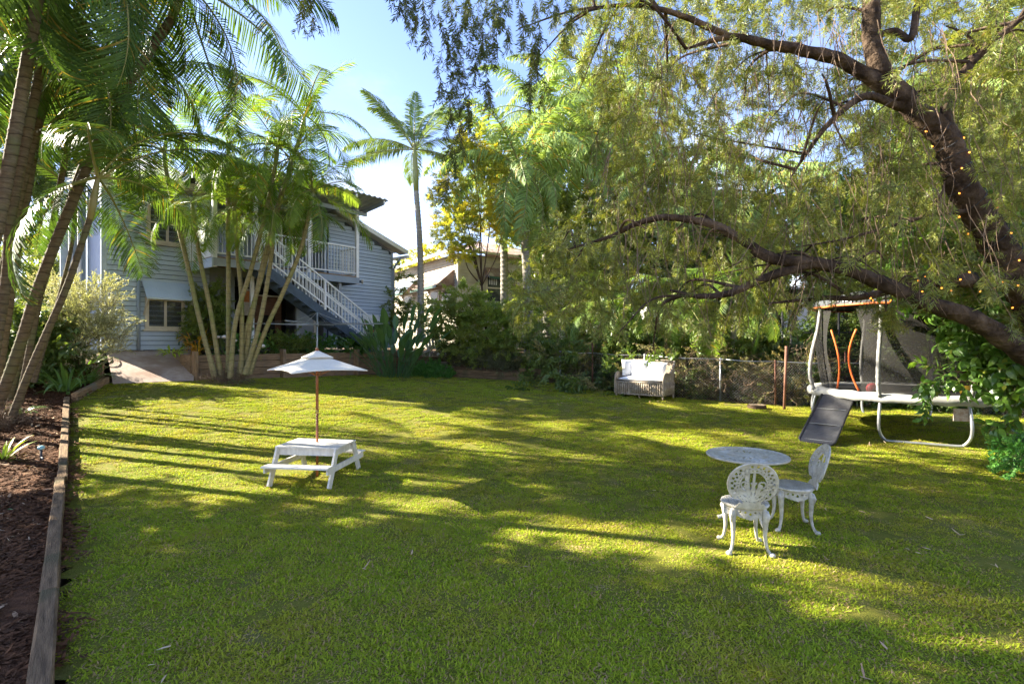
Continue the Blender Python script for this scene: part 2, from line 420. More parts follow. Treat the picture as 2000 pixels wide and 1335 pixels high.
T_grass = [template('grass_tuft_%d' % k, grass_patch(40 + k)) for k in range(4)] + [template('straw_tuft_%d' % k, grass_patch(80 + k, 70, 0.30, True)) for k in range(2)]
def lawn_points():
    P = []; 
    for (y0, y1, dens) in ((2.0, 6.5, 74), (6.5, 11, 52), (11, 19.5, 34)):
        x0, x1 = -12.0, min(15.0, y1 * 1.05 + 1)
        n = int((x1 - x0) * (y1 - y0) * dens)
        q = np.column_stack([RNG.uniform(x0, x1, n), RNG.uniform(y0, y1, n)])
        q = q[np.abs(q[:, 0]) < q[:, 1] * 1.08 + 0.6]
        P += [(x, y) for x, y in q if in_lawn(x, y)]
    return P
P = lawn_points(); nP = len(P)
def vnoise(x, y, s, seed=0):
    x = x * s + seed * 13.7; y = y * s + seed * 7.3
    xi, yi = math.floor(x), math.floor(y); fx, fy = x - xi, y - yi
    h = lambda i, j: (math.sin(i * 127.1 + j * 311.7 + seed * 74.7) * 43758.5453) % 1.0
    fx = fx * fx * (3 - 2 * fx); fy = fy * fy * (3 - 2 * fy)
    return (h(xi, yi) * (1 - fx) + h(xi + 1, yi) * fx) * (1 - fy) + (h(xi, yi + 1) * (1 - fx) + h(xi + 1, yi + 1) * fx) * fy
pts = []; rots = []; scl = []; idx = []
for x, y in P:
    w = 0.6 * vnoise(x, y, 0.8, 1) + 0.4 * vnoise(x, y, 2.7, 2)
    e = abs(x - on_edge(y)); edge_bare = e < 0.45 and vnoise(x, y, 2.2, 5) > 0.25 + e
    if edge_bare: 
        if random.random() < 0.6: continue
    pts.append((x, y, gz(x, y) + 0.004)); rots.append((random.uniform(-.06, .06), random.uniform(-.06, .06), random.random() * 6.28))
    scl.append(random.uniform(0.8, 1.2) * (0.75 if w > 0.66 else 1.0))
    idx.append(random.choice((4, 5)) if (w > 0.56 and random.random() < 0.36) or random.random() < 0.06 else random.randrange(4))
tag(scatter('grass', None, pts, rots, scl, idx, T_grass), 'short mown green grass with dry straw patches', 'grass', kind='stuff')

# garden bed on the left with bark mulch
BED = [(on_edge(0.6) - 0.05, 0.6), (E_far[0] - 0.06, E_far[1]), (-10.2, 12.8), (-10.6, 13.1), (-14, 14), (-22, 12), (-22, 2), (-8, -4), (-1.4, -4)]
bedz = lambda x, y: gz(x, y) + 0.03 + 0.05 * vnoise(x, y, 0.9, 3) + 0.012 * vnoise(x, y, 6, 4)
in_bed = in_poly(BED)
tag(link('garden_bed', grid_mesh('garden_bed', in_bed, -22, 0, -4, 14.2, 0.15, bedz, M_mulch)), kind='structure')
M_chip = mat('bark_chip', (0.16, 0.072, 0.032), (0.06, 0.03, 0.016), 0.9, 12, spec=0.1)
M_dryleaf = leafmat('dry_leaf', (0.22, 0.13, 0.07), (0.38, 0.29, 0.19), None, trans=0.15, rough=0.7, spec=0.15)
def chips(seed, n, mt, lmin, lmax, wr, size):
    rg = np.random.default_rng(seed); L = Leafy()
    for i in range(n):
        b = np.array([rg.uniform(-size, size), rg.uniform(-size, size), rg.uniform(0.002, 0.016)]); az = rg.random() * 6.28; el = rg.uniform(-0.25, 0.3)
        l = rg.uniform(lmin, lmax)
        vs, fs = leaf_strip(b, np.array([math.cos(az), math.sin(az), math.sin(el)]), np.array([rg.uniform(-.4, .4), rg.uniform(-.4, .4), 1]), l, l * wr * rg.uniform(.6, 1.3), 2, bend=rg.uniform(-.4, .5), prof=(0.7, 1, 0.35))
        L.add(vs, fs, rg.random())
    return L.mesh('chips', (mt,))
T_chip = [template('chips_%d' % k, chips(k, 120, M_chip, 0.02, 0.07, 0.35, 0.2)) for k in range(3)] + [template('dry_leaves_%d' % k, chips(20 + k, 10, M_dryleaf, 0.04, 0.13, 0.22, 0.25)) for k in range(2)]
pts = []; rots = []; scl = []; idx = []
for _ in range(6000):
    y = RNG.uniform(2.0, 13.2); x = RNG.uniform(-14, -1.6)
    if -x > y * 1.06 + 0.4 or not in_bed(x, y): continue
    pts.append((x, y, bedz(x, y))); rots.append((0, 0, random.random() * 6.28)); scl.append(random.uniform(.8, 1.3)); idx.append(random.randrange(3) if random.random() < 0.85 else random.choice((3, 4)))
tag(scatter('bark_mulch', None, pts, rots, scl, idx, T_chip), 'loose brown bark mulch and fallen leaves', 'mulch', kind='stuff')
# sparse leaf litter over the lawn
pts = []; rots = []; scl = []; idx = []
for _ in range(190):
    y = RNG.uniform(2.6, 17); x = RNG.uniform(-10, 12)
    if abs(x) < y * 1.05 and in_lawn(x, y):
        pts.append((x, y, gz(x, y) + 0.02)); rots.append((0, 0, random.random() * 6.28)); scl.append(random.uniform(.35, .8)); idx.append(random.choice((0, 1)))
T_lit = [template('litter_%d' % k, chips(60 + k, 3, M_dryleaf, 0.05, 0.12, 0.25, 0.5)) for k in range(2)]
tag(scatter('leaf_litter', None, pts, rots, scl, idx, T_lit), 'scattered dry leaves lying on the lawn', 'leaves', kind='stuff')

# timber edging between bed and lawn
def sleeper(name, a, b, w, h, m, parent=None, jag=0.004):
    """beam with its own local x along its length, slightly uneven"""
    a, b = Vector(a), Vector(b); L = (b - a).length; n = max(3, int(L / 0.35)); mb = MB(); rings = []
    c = min(0.012, w * 0.15)
    for i in range(n + 1):
        x = L * i / n; j = lambda: random.uniform(-jag, jag)
        rings.append([(x, -w / 2 + j(), -h / 2), (x, w / 2 + j(), -h / 2), (x, w / 2 + j(), h / 2 - c), (x, w / 2 - c + j(), h / 2 + j()), (x, -w / 2 + c + j(), h / 2 + j()), (x, -w / 2 + j(), h / 2 - c)])
    vs = [p for r in rings for p in r]; fs = [(5, 4, 3, 2, 1, 0), tuple(range(6 * n, 6 * n + 6))]
    for i in range(n):
        for k in range(6):
            q = (k + 1) % 6; fs.append((6 * i + k, 6 * i + q, 6 * i + 6 + q, 6 * i + 6 + k))
    mb._add(vs, fs)
    o = mb.build(name, m, parent); d = (b - a).normalized()
    o.location = a; o.rotation_euler = (0, -math.asin(max(-1, min(1, d.z))), math.atan2(d.y, d.x))
    return o
def edz(x, y): return gz(x, y) + 0.055
edging = thing('timber_edging', 'long low weathered timber edging between mulch bed and lawn', 'garden edging', (E_near[0], E_near[1], 0))
def edge_piece(p, q, w=0.10, h=0.17, m=M_sleeper_old):
    o = sleeper('sleeper', (p[0], p[1], edz(*p)), (q[0], q[1], edz(*q)), w, h, m); o.parent = edging; o.location = Vector(o.location) - edging.location
    return o
sx = lambda y, o=0.0: (on_edge(y) - o, y)
edge_piece(sx(0.9, .06), sx(3.55, .06)); edge_piece(sx(3.56, .06), sx(6.35, .06)); edge_piece(sx(6.36, .035), sx(8.6, .035)); edge_piece(sx(8.61, .04), sx(10.68, .04))
edge_piece((-9.26, 10.84), (-10.12, 12.78), 0.11, 0.24, M_sleeper)

# concrete path rising from the lawn to the house
PL0, PR0 = (-9.87, 12.66), (-8.47, 13.62); PL1, PR1 = (-11.3, 14.25), (-9.72, 15.72)
v = []; f = []
for i in range(9):
    t = i / 8; 
    for j in range(9):
        s = j / 8; x = (PL0[0] * (1 - s) + PR0[0] * s) * (1 - t) + (PL1[0] * (1 - s) + PR1[0] * s) * t; y = (PL0[1] * (1 - s) + PR0[1] * s) * (1 - t) + (PL1[1] * (1 - s) + PR1[1] * s) * t
        z0 = gz(x, y) + 0.02; v.append((x, y, z0 * (1 - t) + 1.6 * t + 0.02 * math.sin(PI * t)))
for i in range(8):
    for j in range(8): f.append((i * 9 + j, i * 9 + j + 1, i * 9 + j + 10, i * 9 + j + 9))
tag(link('path', mesh_np('path', v, np.array(f), (M_conc,), True)), kind='structure')

# raised terrace behind the retaining walls
def terrace(name, front, back, far, m):
    v = []; f = []; n = len(front)
    for (x, y, z) in front: v.append((x, y, -0.3))
    for P_ in (front, back, far): v += [tuple(p) for p in P_]
    for r in range(3):
        for i in range(n - 1): f.append((r * n + i, r * n + i + 1, (r + 1) * n + i + 1, (r + 1) * n + i))
    tag(link(name, mesh_np(name, v, np.array(f), (m,))), kind='structure')
WB = WALL_A + DV * 7.6
fr = [(-9.72, 14.83, 1.46), (WALL_A.x - 0.07, WALL_A.y + 0.05, 1.42), (WB.x - 0.07, WB.y + 0.05, 1.42), (-2.6, 18.6, 0.95), (-1.75, 18.05, 0.92), (0.0, 17.45, 0.85), (1.55, 16.75, 0.8), (3.0, 15.9, 0.7), (9, 14.6, 0.5), (20, 13.5, 0.4)]
bk = [(-11.5, 16.5, 1.5), (-10.2, 15.8, 1.46), (-5.6, 21.2, 1.46), (-3.6, 20.6, 1.42), (-2.2, 20.4, 1.42), (0.4, 20.0, 1.35), (2.6, 19.2, 1.1), (4.2, 18.5, 0.9), (10, 17.5, 0.7), (22, 16, 0.6)]
fa = [(-40, 48, 1.6), (-30, 50, 1.6), (-12, 60, 1.6), (-6, 60, 1.6), (0, 60, 1.6), (6, 60, 1.6), (14, 60, 1.5), (22, 60, 1.4), (40, 55, 1.2), (80, 50, 1.0)]
terrace('terrace', fr, bk, fa, M_soil)
terrace('side_terrace', [(-22, 11.5, 1.2), (-13.5, 12.4, 1.25), (-11.3, 12.95, 1.22), (-10.55, 12.9, 1.2)], [(-22, 14, 1.5), (-14, 14.2, 1.55), (-12, 14.3, 1.58), (-11.35, 14.3, 1.6)], [(-60, 45, 1.6), (-40, 45, 1.6), (-30, 45, 1.6), (-14, 45, 1.6)], M_soil)

# sleeper retaining wall in front of the house
rw = thing('retaining_wall', 'timber sleeper retaining wall along the raised bed below the blue house', 'retaining wall', (WALL_A.x, WALL_A.y, 0))
def rw_piece(name, a, b, w, h, m=M_sleeper):
    o = sleeper(name, a, b, w, h, m, rw); o.location = Vector(o.location) - rw.location; return o
posts_s = [0.0, 2.45, 5.08, 7.5]
for s in posts_s:
    p = WALL_A + DV * s + NV * 0.10
    rw_piece('post', (p.x, p.y, gz(p.x, p.y) - 0.05), (p.x, p.y, TOP + 0.11 + random.uniform(-.02, .03)), 0.10, 0.21).rotation_euler = (0, -PI / 2, math.atan2(-NV.y, -NV.x))
for b in range(3):
    for r in range(5):
        z = TOP - 0.105 - r * 0.2 + random.uniform(-.004, .004); o_ = random.uniform(-.008, .008)
        a = WALL_A + DV * (posts_s[b] + 0.02) + NV * o_; e = WALL_A + DV * (posts_s[b + 1] - 0.02) + NV * (o_ + random.uniform(-.006, .006))
        if min(gz(a.x, a.y), gz(e.x, e.y)) > z + 0.12: continue
        rw_piece('sleeper', (a.x, a.y, z), (e.x, e.y, z), 0.075, 0.184)
# return beside the path
p1 = WALL_A - NV * 1.38
rw_piece('post', (p1.x, p1.y, 1.0), (p1.x, p1.y, 1.62), 0.10, 0.16).rotation_euler = (0, -PI / 2, math.atan2(-NV.y, -NV.x))
for r in range(4):
    z = TOP - 0.1 - r * 0.2; a = WALL_A - NV * 0.03 - DV * 0.04; e = p1
    rw_piece('sleeper', (a.x, a.y, z), (e.x, e.y, z + 0.0), 0.07, 0.196)
# short wall left of the path
sw = thing('garden_wall', 'short dark timber sleeper wall with square post left of the path', 'garden wall', (-10.6, 13.0, 0.7))
for r in range(3):
    o = sleeper('sleeper', (-1.3, -0.25 + 0.0, 0.48 - r * 0.2), (-0.02, -0.02, 0.48 - r * 0.2), 0.08, 0.195, M_sleeper_old, sw)
sleeper('post', (0.08, 0, -0.1), (0.08, 0, 0.62), 0.16, 0.24, M_sleeper, sw).rotation_euler = (0, -PI / 2, R(200))
# low sleeper wall right of the steps
lw = thing('low_retaining_wall', 'low dark sleeper wall holding the shrub bed in front of cream house', 'retaining wall', (-1.8, 17.9, 0))
lpts = [(-2.2, 18.15), (-1.0, 17.72), (0.25, 17.3), (0.9, 17.05), (1.6, 16.6)]
for i in range(len(lpts) - 1):
    for r in range(2 if i < 2 else 3):
        a, b = lpts[i], lpts[i + 1]; z = gz(*a) + 0.03 + r * 0.16
        o = sleeper('sleeper', (a[0], a[1], z), (b[0], b[1], z), 0.09, 0.15, M_sleeper_old, lw); o.location = Vector(o.location) - lw.location
# ------------------------------------------------------------------ the blue house (local x along the facade, -y towards the garden)
M_blue = mat('blue_weatherboard_paint', (0.45, 0.53, 0.635), (0.41, 0.485, 0.585), 0.55, 3, 0.06, 60, spec=0.3, c3=(0.42, 0.485, 0.57), s3=0.8)
M_blue_trim = mat('blue_grey_trim_paint', (0.30, 0.345, 0.39), (0.26, 0.30, 0.345), 0.5, 4, spec=0.35)
M_gap = mat('painted_gap_shade', (0.10, 0.12, 0.145), None, 0.8, 3)  # dark backing colour imitates the shade line between boards
M_navy = mat('dark_blue_paint', (0.075, 0.105, 0.14), (0.05, 0.07, 0.095), 0.55, 5, spec=0.35)
M_white = mat('white_paint', (0.80, 0.785, 0.74), (0.72, 0.70, 0.66), 0.45, 5, spec=0.4)
M_cream_trim = mat('cream_trim_paint', (0.62, 0.55, 0.43), (0.52, 0.45, 0.34), 0.55, 6, spec=0.3)
M_awning = mat('pale_blue_sheet_metal', (0.50, 0.58, 0.68), (0.45, 0.53, 0.63), 0.4, 3, spec=0.5)
M_roofm = mat('grey_roof_sheet', (0.42, 0.42, 0.41), (0.30, 0.30, 0.29), 0.5, 3, spec=0.45, c3=(0.35, 0.32, 0.28))
M_dark = mat('painted_interior_shade', (0.02, 0.018, 0.016), (0.035, 0.03, 0.026), 0.9, 3, spec=0.1)  # near-black colour standing in for unlit space
M_greywall = mat('under_house_grey', (0.34, 0.36, 0.37), (0.27, 0.29, 0.30), 0.7, 3, spec=0.2)
M_brown = mat('brown_cabinet_wood', (0.16, 0.075, 0.032), (0.09, 0.042, 0.02), 0.6, 4, spec=0.3, stretch=(1, 1, 6))
M_orange = mat('orange_print', (0.62, 0.24, 0.07), (0.5, 0.16, 0.05), 0.6, 9, spec=0.2)
M_steel = mat('galvanised_steel', (0.42, 0.43, 0.43), (0.30, 0.31, 0.31), 0.4, 8, metal=0.6, spec=0.5)
def glassmat():
    m = bpy.data.materials.new('window_glass'); m.use_nodes = True; b = m.node_tree.nodes['Principled BSDF']
    b.inputs['Base Color'].default_value = (0.10, 0.11, 0.11, 1); b.inputs['Roughness'].default_value = 0.04; b.inputs['Specular IOR Level'].default_value = 0.6
    b.inputs['Alpha'].default_value = 0.45
    return m
M_glass = glassmat()

FX0 = Vector((-11.26, 14.07, 0)); HZ = 1.6
house = thing('weatherboard_house', 'two storey pale blue weatherboard house with back deck and outside stairs', 'house', (FX0.x, FX0.y, HZ), R(51))
def hp(u, v, z): return (u, -v, z - HZ)      # u along facade, v outwards, z true height
H = house
FLOOR = 4.28; EAVE = 6.55
def board_mesh(L, hh=0.135, t=0.030):
    h = hh - 0.016
    mb = MB(); mb._add([(0, 0, 0), (0, -t, 0), (0, -t, 0.010), (0, -0.012, h), (0, 0, h), (L, 0, 0), (L, -t, 0), (L, -t, 0.010), (L, -0.012, h), (L, 0, h)],
        [(0, 1, 2, 3, 4), (9, 8, 7, 6, 5), (0, 5, 6, 1), (1, 6, 7, 2), (2, 7, 8, 3), (3, 8, 9, 4), (4, 9, 5, 0)])
    return mb.mesh('weatherboard', M_blue)
def wall_panel(u0, u1, z0, z1, v=0.0, parent=H, name='wall', cut=None, m=M_gap, hh=0.140):
    """backing wall with every weatherboard on it"""
    mb = MB(); mb.box((u0, 0.0, z0 - HZ), (u1, 0.12, (z1 if cut is None else min(z1, cut(u1))) - HZ))
    if cut is not None:
        mb.v[-8:] = [mb.v[-8], mb.v[-7], mb.v[-6], mb.v[-5], (u0, 0.0, cut(u0) - HZ), (u1, 0.0, cut(u1) - HZ), (u1, 0.12, cut(u1) - HZ), (u0, 0.12, cut(u0) - HZ)]
    w = mb.build(name, m, parent, loc=(0, -v, 0))
    z = z0; full = board_mesh(u1 - u0, hh)
    while z < z1 - 0.04:
        if cut is None: me = full; ue = u1
        else:
            ue = u1
            while ue > u0 + 0.3 and cut(ue) < z + hh + 0.01: ue -= 0.03
            me = full if abs(ue - u1) < 0.02 else board_mesh(ue - u0, hh)
            if ue <= u0 + 0.3: break
        link('weatherboard', me, w, (u0, -0.001, z - HZ)); z += hh
    return w
wl_left = wall_panel(0.0, 2.7, 1.62, EAVE)
rake = lambda u: 5.62 + max(0.0, (9.8 - u)) * 0.40
wl_right = wall_panel(6.85, 9.8, 1.62, 7.2, cut=rake)
# side wall set back on the left and the far return
mb = MB(); mb.box((-0.02, 0.02, 0.0), (0.1, 8.0, EAVE - HZ)); mb.build('wall', M_blue, H)
mb = MB(); mb.box((9.68, 0.125, 0.0), (9.8, 8.0, 4.0)); mb.build('wall', M_blue, H)
mb = MB(); mb.box((-0.62, 1.5, 0.1), (-0.05, 1.58, EAVE - HZ)); mb.build('wall', M_blue, H)
MB().box((0.0, 8.0, 0.0), (9.8, 8.1, 4.6)).build('wall', M_blue, H)
# corner boards and pipes
for (u, v_, w_, z0, z1, m_) in ((-0.03, 0.03, 0.12, 1.62, EAVE, M_blue), (9.74, 0.035, 0.10, 1.62, 5.6, M_blue_trim), (6.84, 0.032, 0.09, 1.62, FLOOR - .3, M_blue_trim)):
    MB().box((u, -v_, z0 - HZ), (u + w_, 0.02, z1 - HZ)).build('corner_board', m_, H)
def pipe(pts, r, m, name='downpipe'): return MB().tube([hp(*p) for p in pts], r, 10).build(name, m, H, True)
pipe([(0.82, 0.06, 1.62), (0.82, 0.06, 3.66)], 0.045, M_blue_trim)
MB().tube([hp(0.82, 0.06, 3.62), hp(0.82, 0.06, 3.72)], 0.06, 10).build('pipe_collar', M_white, H, True)
for uu in (-0.22, -0.42): pipe([(uu, -1.4, 1.62), (uu, -1.4, EAVE - .2)], 0.05, M_white)
pipe([(10.02, 0.34, 5.42), (9.93, 0.12, 5.12), (9.86, 0.06, 4.95), (9.86, 0.06, 1.62)], 0.045, M_blue_trim)
# windows
def window(u0, u1, z0, z1, panes, parent=H, frame=M_cream_trim, split=None, v=0.03):
    fr = MB(); t = 0.06
    fr.box((u0, -v - 0.03, z0 - HZ), (u0 + t, 0.0, z1 - HZ)).box((u1 - t, -v - 0.03, z0 - HZ), (u1, 0.0, z1 - HZ))
    fr.box((u0 + t, -v - 0.03, z1 - t - HZ), (u1 - t, 0.0, z1 - HZ)).box((u0 + t, -v - 0.03, z0 - HZ), (u1 - t, 0.0, z0 + t - HZ))
    w = fr.build('window', frame, parent)
    MB().box((u0 + t, -v + 0.004, z0 + t - HZ), (u1 - t, -v + 0.016, z1 - t - HZ)).build('painted_room_shade', M_dark, w)  # thin dark sheet behind the panes, painted as the room's shade
    n = panes; W = (u1 - u0 - 2 * t) / n
    for i in range(n):
        a = u0 + t + W * i
        MB().box((a + 0.035, -v - 0.012, z0 + t + 0.03 - HZ), (a + W - 0.035, -v - 0.006, z1 - t - 0.03 - HZ)).build('pane', M_glass, w)
        sb = MB()
        for (xa, xb, za, zb) in ((a + .002, a + .035, z0 + t, z1 - t), (a + W - .035, a + W - .002, z0 + t, z1 - t), (a + .035, a + W - .035, z0 + t, z0 + t + .03), (a + .035, a + W - .035, z1 - t - .03, z1 - t)):
            sb.box((xa, -v - 0.022, za - HZ), (xb, -v + 0.002, zb - HZ))
        if split: sb.box((a + .035, -v - 0.02, split - HZ - .02), (a + W - .035, -v + 0.002, split - HZ + .02))
        sb.build('sash', frame, w)
    MB().box((u0 - 0.06, -v - 0.09, z0 - 0.05 - HZ), (u1 + 0.06, -0.021, z0 - 0.002 - HZ)).build('sill', frame, w)
    return w
window(0.98, 2.0, 2.22, 3.15, 2)
window(1.02, 2.06, 4.75, 5.95, 2, split=5.35)
def awning(u0, u1, zt, drop, out, m=M_awning, parent=H, ribs=True, frame=M_cream_trim, v0=0.03):
    """sloping sun hood with side brackets"""
    top = MB(); n = max(6, int((u1 - u0) / 0.035)); vs = []; fs = []
    for i in range(n + 1):
        u = u0 + (u1 - u0) * i / n; dz = 0.006 * (i % 2) if ribs else 0
        vs += [(u, -v0, zt + dz - HZ), (u, -v0 - out, zt - drop + dz - HZ), (u, -v0 - out, zt - drop - 0.05 - HZ), (u, -v0, zt - 0.012 - HZ)]
    for i in range(n):
        b = 4 * i
        fs += [(b, b + 1, b + 5, b + 4), (b + 1, b + 2, b + 6, b + 5), (b + 7, b + 6, b + 2, b + 3), (b, b + 4, b + 7, b + 3)]
    fs += [(0, 3, 2, 1), (4 * n, 4 * n + 1, 4 * n + 2, 4 * n + 3)]
    top._add(vs, fs); a = top.build('awning', m, parent)
    for u in (u0 + 0.05, u1 - 0.05):
        MB().beam((u, -v0 - 0.01, zt - drop - 0.48 - HZ), (u, -v0 - out + 0.04, zt - drop - 0.03 - HZ), 0.04, 0.05).build('bracket', frame, a)
    return a
awning(0.9, 2.12, 3.62, 0.5, 0.5); awning(0.92, 2.2, 6.38, 0.5, 0.55)
awning(8.3, 9.1, 2.95, 0.42, 0.5, M_white)
window(8.4, 9.0, 1.9, 2.7, 1)
MB().box((7.42, -0.05, 3.2 - HZ), (7.56, -0.02, 3.34 - HZ)).build('vent', M_blue_trim, H)
# eaves, gutters, roofs
def roof_sheet(name, P, m, step=0.19, amp=0.018, th=0.03):
    """ribbed sheet over the quad P[0..3]; ribs run from edge 0-1 to edge 3-2"""
    a, b, c, d = [Vector(p) for p in P]; n = int((b - a).length / step) * 4; vs = []; fs = []
    nrm = (b - a).cross(d - a).normalized()
    if nrm.z < 0: nrm = -nrm
    for i in range(n + 1):
        t = i / n; o = nrm * (amp if i % 4 in (1, 2) else 0.0)
        p, q = a.lerp(b, t), d.lerp(c, t); vs += [p + o, q + o, q + o - nrm * th, p + o - nrm * th]
    for i in range(n):
        k = 4 * i; fs += [(k, k + 4, k + 5, k + 1), (k + 2, k + 6, k + 7, k + 3), (k, k + 3, k + 7, k + 4), (k + 1, k + 5, k + 6, k + 2)]
    fs += [(0, 1, 2, 3), (4 * n + 3, 4 * n + 2, 4 * n + 1, 4 * n)]
    mb = MB(); mb._add(vs, fs); return mb.build(name, m, H)
roof_sheet('roof', [hp(-0.5, 0.5, EAVE + 0.02), hp(2.75, 0.5, EAVE + 0.02), hp(2.75, -5, EAVE + 2.2), hp(-0.5, -5, EAVE + 2.2)], M_roofm)
MB().box((-0.5, -0.62, EAVE - 0.14 - HZ), (2.72, -0.5, EAVE + 0.01 - HZ)).build('gutter', M_cream_trim, H)
MB().box((-0.5, -0.5, EAVE - 0.17 - HZ), (2.72, 0.0, EAVE - 0.14 - HZ)).build('soffit', M_cream_trim, H)
r2 = roof_sheet('roof', [hp(10.25, -8, rake(10.25) + .1), hp(10.25, 0.45, rake(10.25) + .1), hp(6.6, 0.45, rake(6.6) + .1), hp(6.6, -8, rake(6.6) + .1)], M_roofm)
MB().beam(hp(10.28, 0.47, rake(10.28) + .02), hp(6.6, 0.47, rake(6.6) + .02), 0.035, 0.17).build('barge_board', M_white, H)
MB().beam(hp(10.22, 0.22, rake(10.22) - .04), hp(6.7, 0.22, rake(6.7) - .04), 0.42, 0.02).build('soffit', M_cream_trim, H)
MB().box((10.2, -0.5, 5.40 - HZ), (10.34, 7.5, 5.52 - HZ)).build('gutter', M_white, H)
# recess behind the deck: back walls, door, blackened wall for the unlit space
MB().box((2.7, 1.55, FLOOR - HZ), (6.85, 1.65, 6.7 - HZ)).build('wall', M_blue_trim, H)
MB().box((2.7, 0.121, FLOOR - HZ), (2.8, 1.55, 6.5 - HZ)).build('wall', M_blue, H)
MB().box((6.75, 0.121, FLOOR - HZ), (6.85, 1.55, 6.5 - HZ)).build('wall', M_blue, H)
MB().box((2.7, -0.6, 6.52 - HZ), (6.85, 1.6, 6.56 - HZ)).build('ceiling', M_blue_trim, H)
MB().box((2.05, 0.0, FLOOR - .30 - HZ), (6.85, 3.0, FLOOR - .052 - HZ)).build('ceiling', M_greywall, H)
dr = MB().box((3.3, 1.5, FLOOR + .05 - HZ), (4.3, 1.549, 6.35 - HZ)).build('door', M_white, H)
MB().box((3.4, 1.485, FLOOR + .25 - HZ), (4.2, 1.499, 6.25 - HZ)).build('pane', M_glass, dr)
window(5.0, 6.2, 5.2, 6.3, 2, v=-1.47)
MB().box((2.7, 3.0, 0.0), (6.85, 3.1, FLOOR - .1 - HZ)).build('wall', M_dark, H)  # wall coloured near-black to imitate the shade under the house
MB().box((2.7, 0.13, 0.0), (2.8, 3.0, FLOOR - .25 - HZ)).build('wall', M_greywall, H)
MB().box((6.72, 0.13, 0.0), (6.84, 3.0, FLOOR - .25 - HZ)).build('wall', M_greywall, H)
# under-house partitions, cabinet, posters
lo = wall_panel(2.72, 3.45, 1.62, FLOOR - .28, v=0.02, m=M_greywall, hh=0.30)
for ch in lo.children: ch.data.materials[0] = M_greywall
MB().box((5.35, -0.5, 0.0), (5.95, -0.42, FLOOR - .3 - HZ)).build('wall', M_greywall, H)
MB().box((5.96, -0.52, 0.0), (6.04, -0.44, 2.0)).build('post', M_cream_trim, H)
cb = MB().box((4.2, 0.55, 0.0), (5.3, 1.0, 1.85)).build('cabinet', M_brown, H)
MB().box((4.5, 0.52, 0.35), (5.05, 0.549, 1.2)).build('painted_cabinet_opening', M_dark, cb)  # dark panel on the front; the opening's inner shade is painted
MB().box((4.2, 0.50, 1.86), (5.3, 1.0, 1.90)).build('shelf', M_cream_trim, cb)
MB().box((3.75, 0.30, 1.15), (4.1, 0.33, 2.05)).build('poster', M_cream_trim, H)
MB().box((3.84, 0.275, 1.6), (4.06, 0.298, 1.98)).build('poster_print', M_orange, H)
for u in (3.5, 5.0, 6.6): MB().box((u, -1.1, 0.0), (u + .1, -1.0, FLOOR - .3 - HZ)).build('post', M_white if u < 4 else M_greywall, H)
# deck
dk = MB(); dk.box((2.05, -2.0, FLOOR - .05 - HZ), (3.4, 0.0, FLOOR - HZ)).box((3.4, -1.2, FLOOR - .05 - HZ), (7.33, -0.025, FLOOR - HZ))
deck = dk.build('deck', M_sleeper, H)
MB().box((2.7, 0.125, FLOOR - .05 - HZ), (6.85, 1.55, FLOOR - .002 - HZ)).build('deck_floor', M_sleeper, H)
MB().box((3.4, -1.24, FLOOR - .28 - HZ), (7.36, -1.203, FLOOR - .052 - HZ)).build('beam', M_blue_trim, H)
MB().box((7.33, -1.2, FLOOR - .28 - HZ), (7.365, -0.03, FLOOR - .052 - HZ)).build('beam', M_blue_trim, H)
MB().box((2.05, -2.04, FLOOR - .28 - HZ), (3.4, -2.003, FLOOR - .052 - HZ)).build('beam', M_greywall, H)
MB().box((2.01, -2.04, FLOOR - .32 - HZ), (2.048, 0.0, FLOOR - .052 - HZ)).build('beam', M_awning, H)
lb = MB().box((2.02, -1.95, FLOOR - .02 - HZ), (2.05, -0.03, FLOOR + 1.0 - HZ)).build('side_panel', M_white, H)
# balustrades
bal_me = MB().box((-0.011, -0.011, 0), (0.011, 0.011, 0.86)).mesh('baluster', M_white)
def balustrade(a, b, h=1.05, parent=H, step=0.115, stair=False, low=0.1):
    a, b = Vector(a), Vector(b); d = b - a; L = Vector((d.x, d.y, 0)).length; n = int(L / step)
    r = MB().beam(a + Vector((0, 0, h)), b + Vector((0, 0, h)), 0.05, 0.05).build('balustrade', M_white, parent)
    MB().beam(a + Vector((0, 0, low)), b + Vector((0, 0, low)), 0.035, 0.045).build('bottom_rail', M_white, r)
    if stair: MB().beam(a + Vector((0, 0, h * .56)), b + Vector((0, 0, h * .56)), 0.03, 0.04).build('middle_rail', M_white, r)
    for i in range(1, n):
        p = a + d * (i / n); o = link('baluster', bal_me, r, p + Vector((0, 0, low + 0.02)), None, (1, 1, (h - low - 0.04) / 0.86))
    return r
balustrade(hp(3.4, 1.17, FLOOR), hp(7.3, 1.17, FLOOR)); balustrade(hp(7.3, 1.17, FLOOR), hp(7.3, 0.06, FLOOR))
balustrade(hp(2.08, 1.97, FLOOR), hp(3.35, 1.97, FLOOR))
for (u, v_, top) in ((7.3, 1.17, 6.75), (3.38, 1.97, FLOOR + 1.12), (2.1, 1.97, 6.8), (3.6, 1.17, 6.8), (5.4, 1.17, 6.75)):
    MB().cham((u - .055, -v_ - .055, FLOOR - .3 - HZ), (u + .055, -v_ + .055, top - HZ)).build('post', M_white, H)
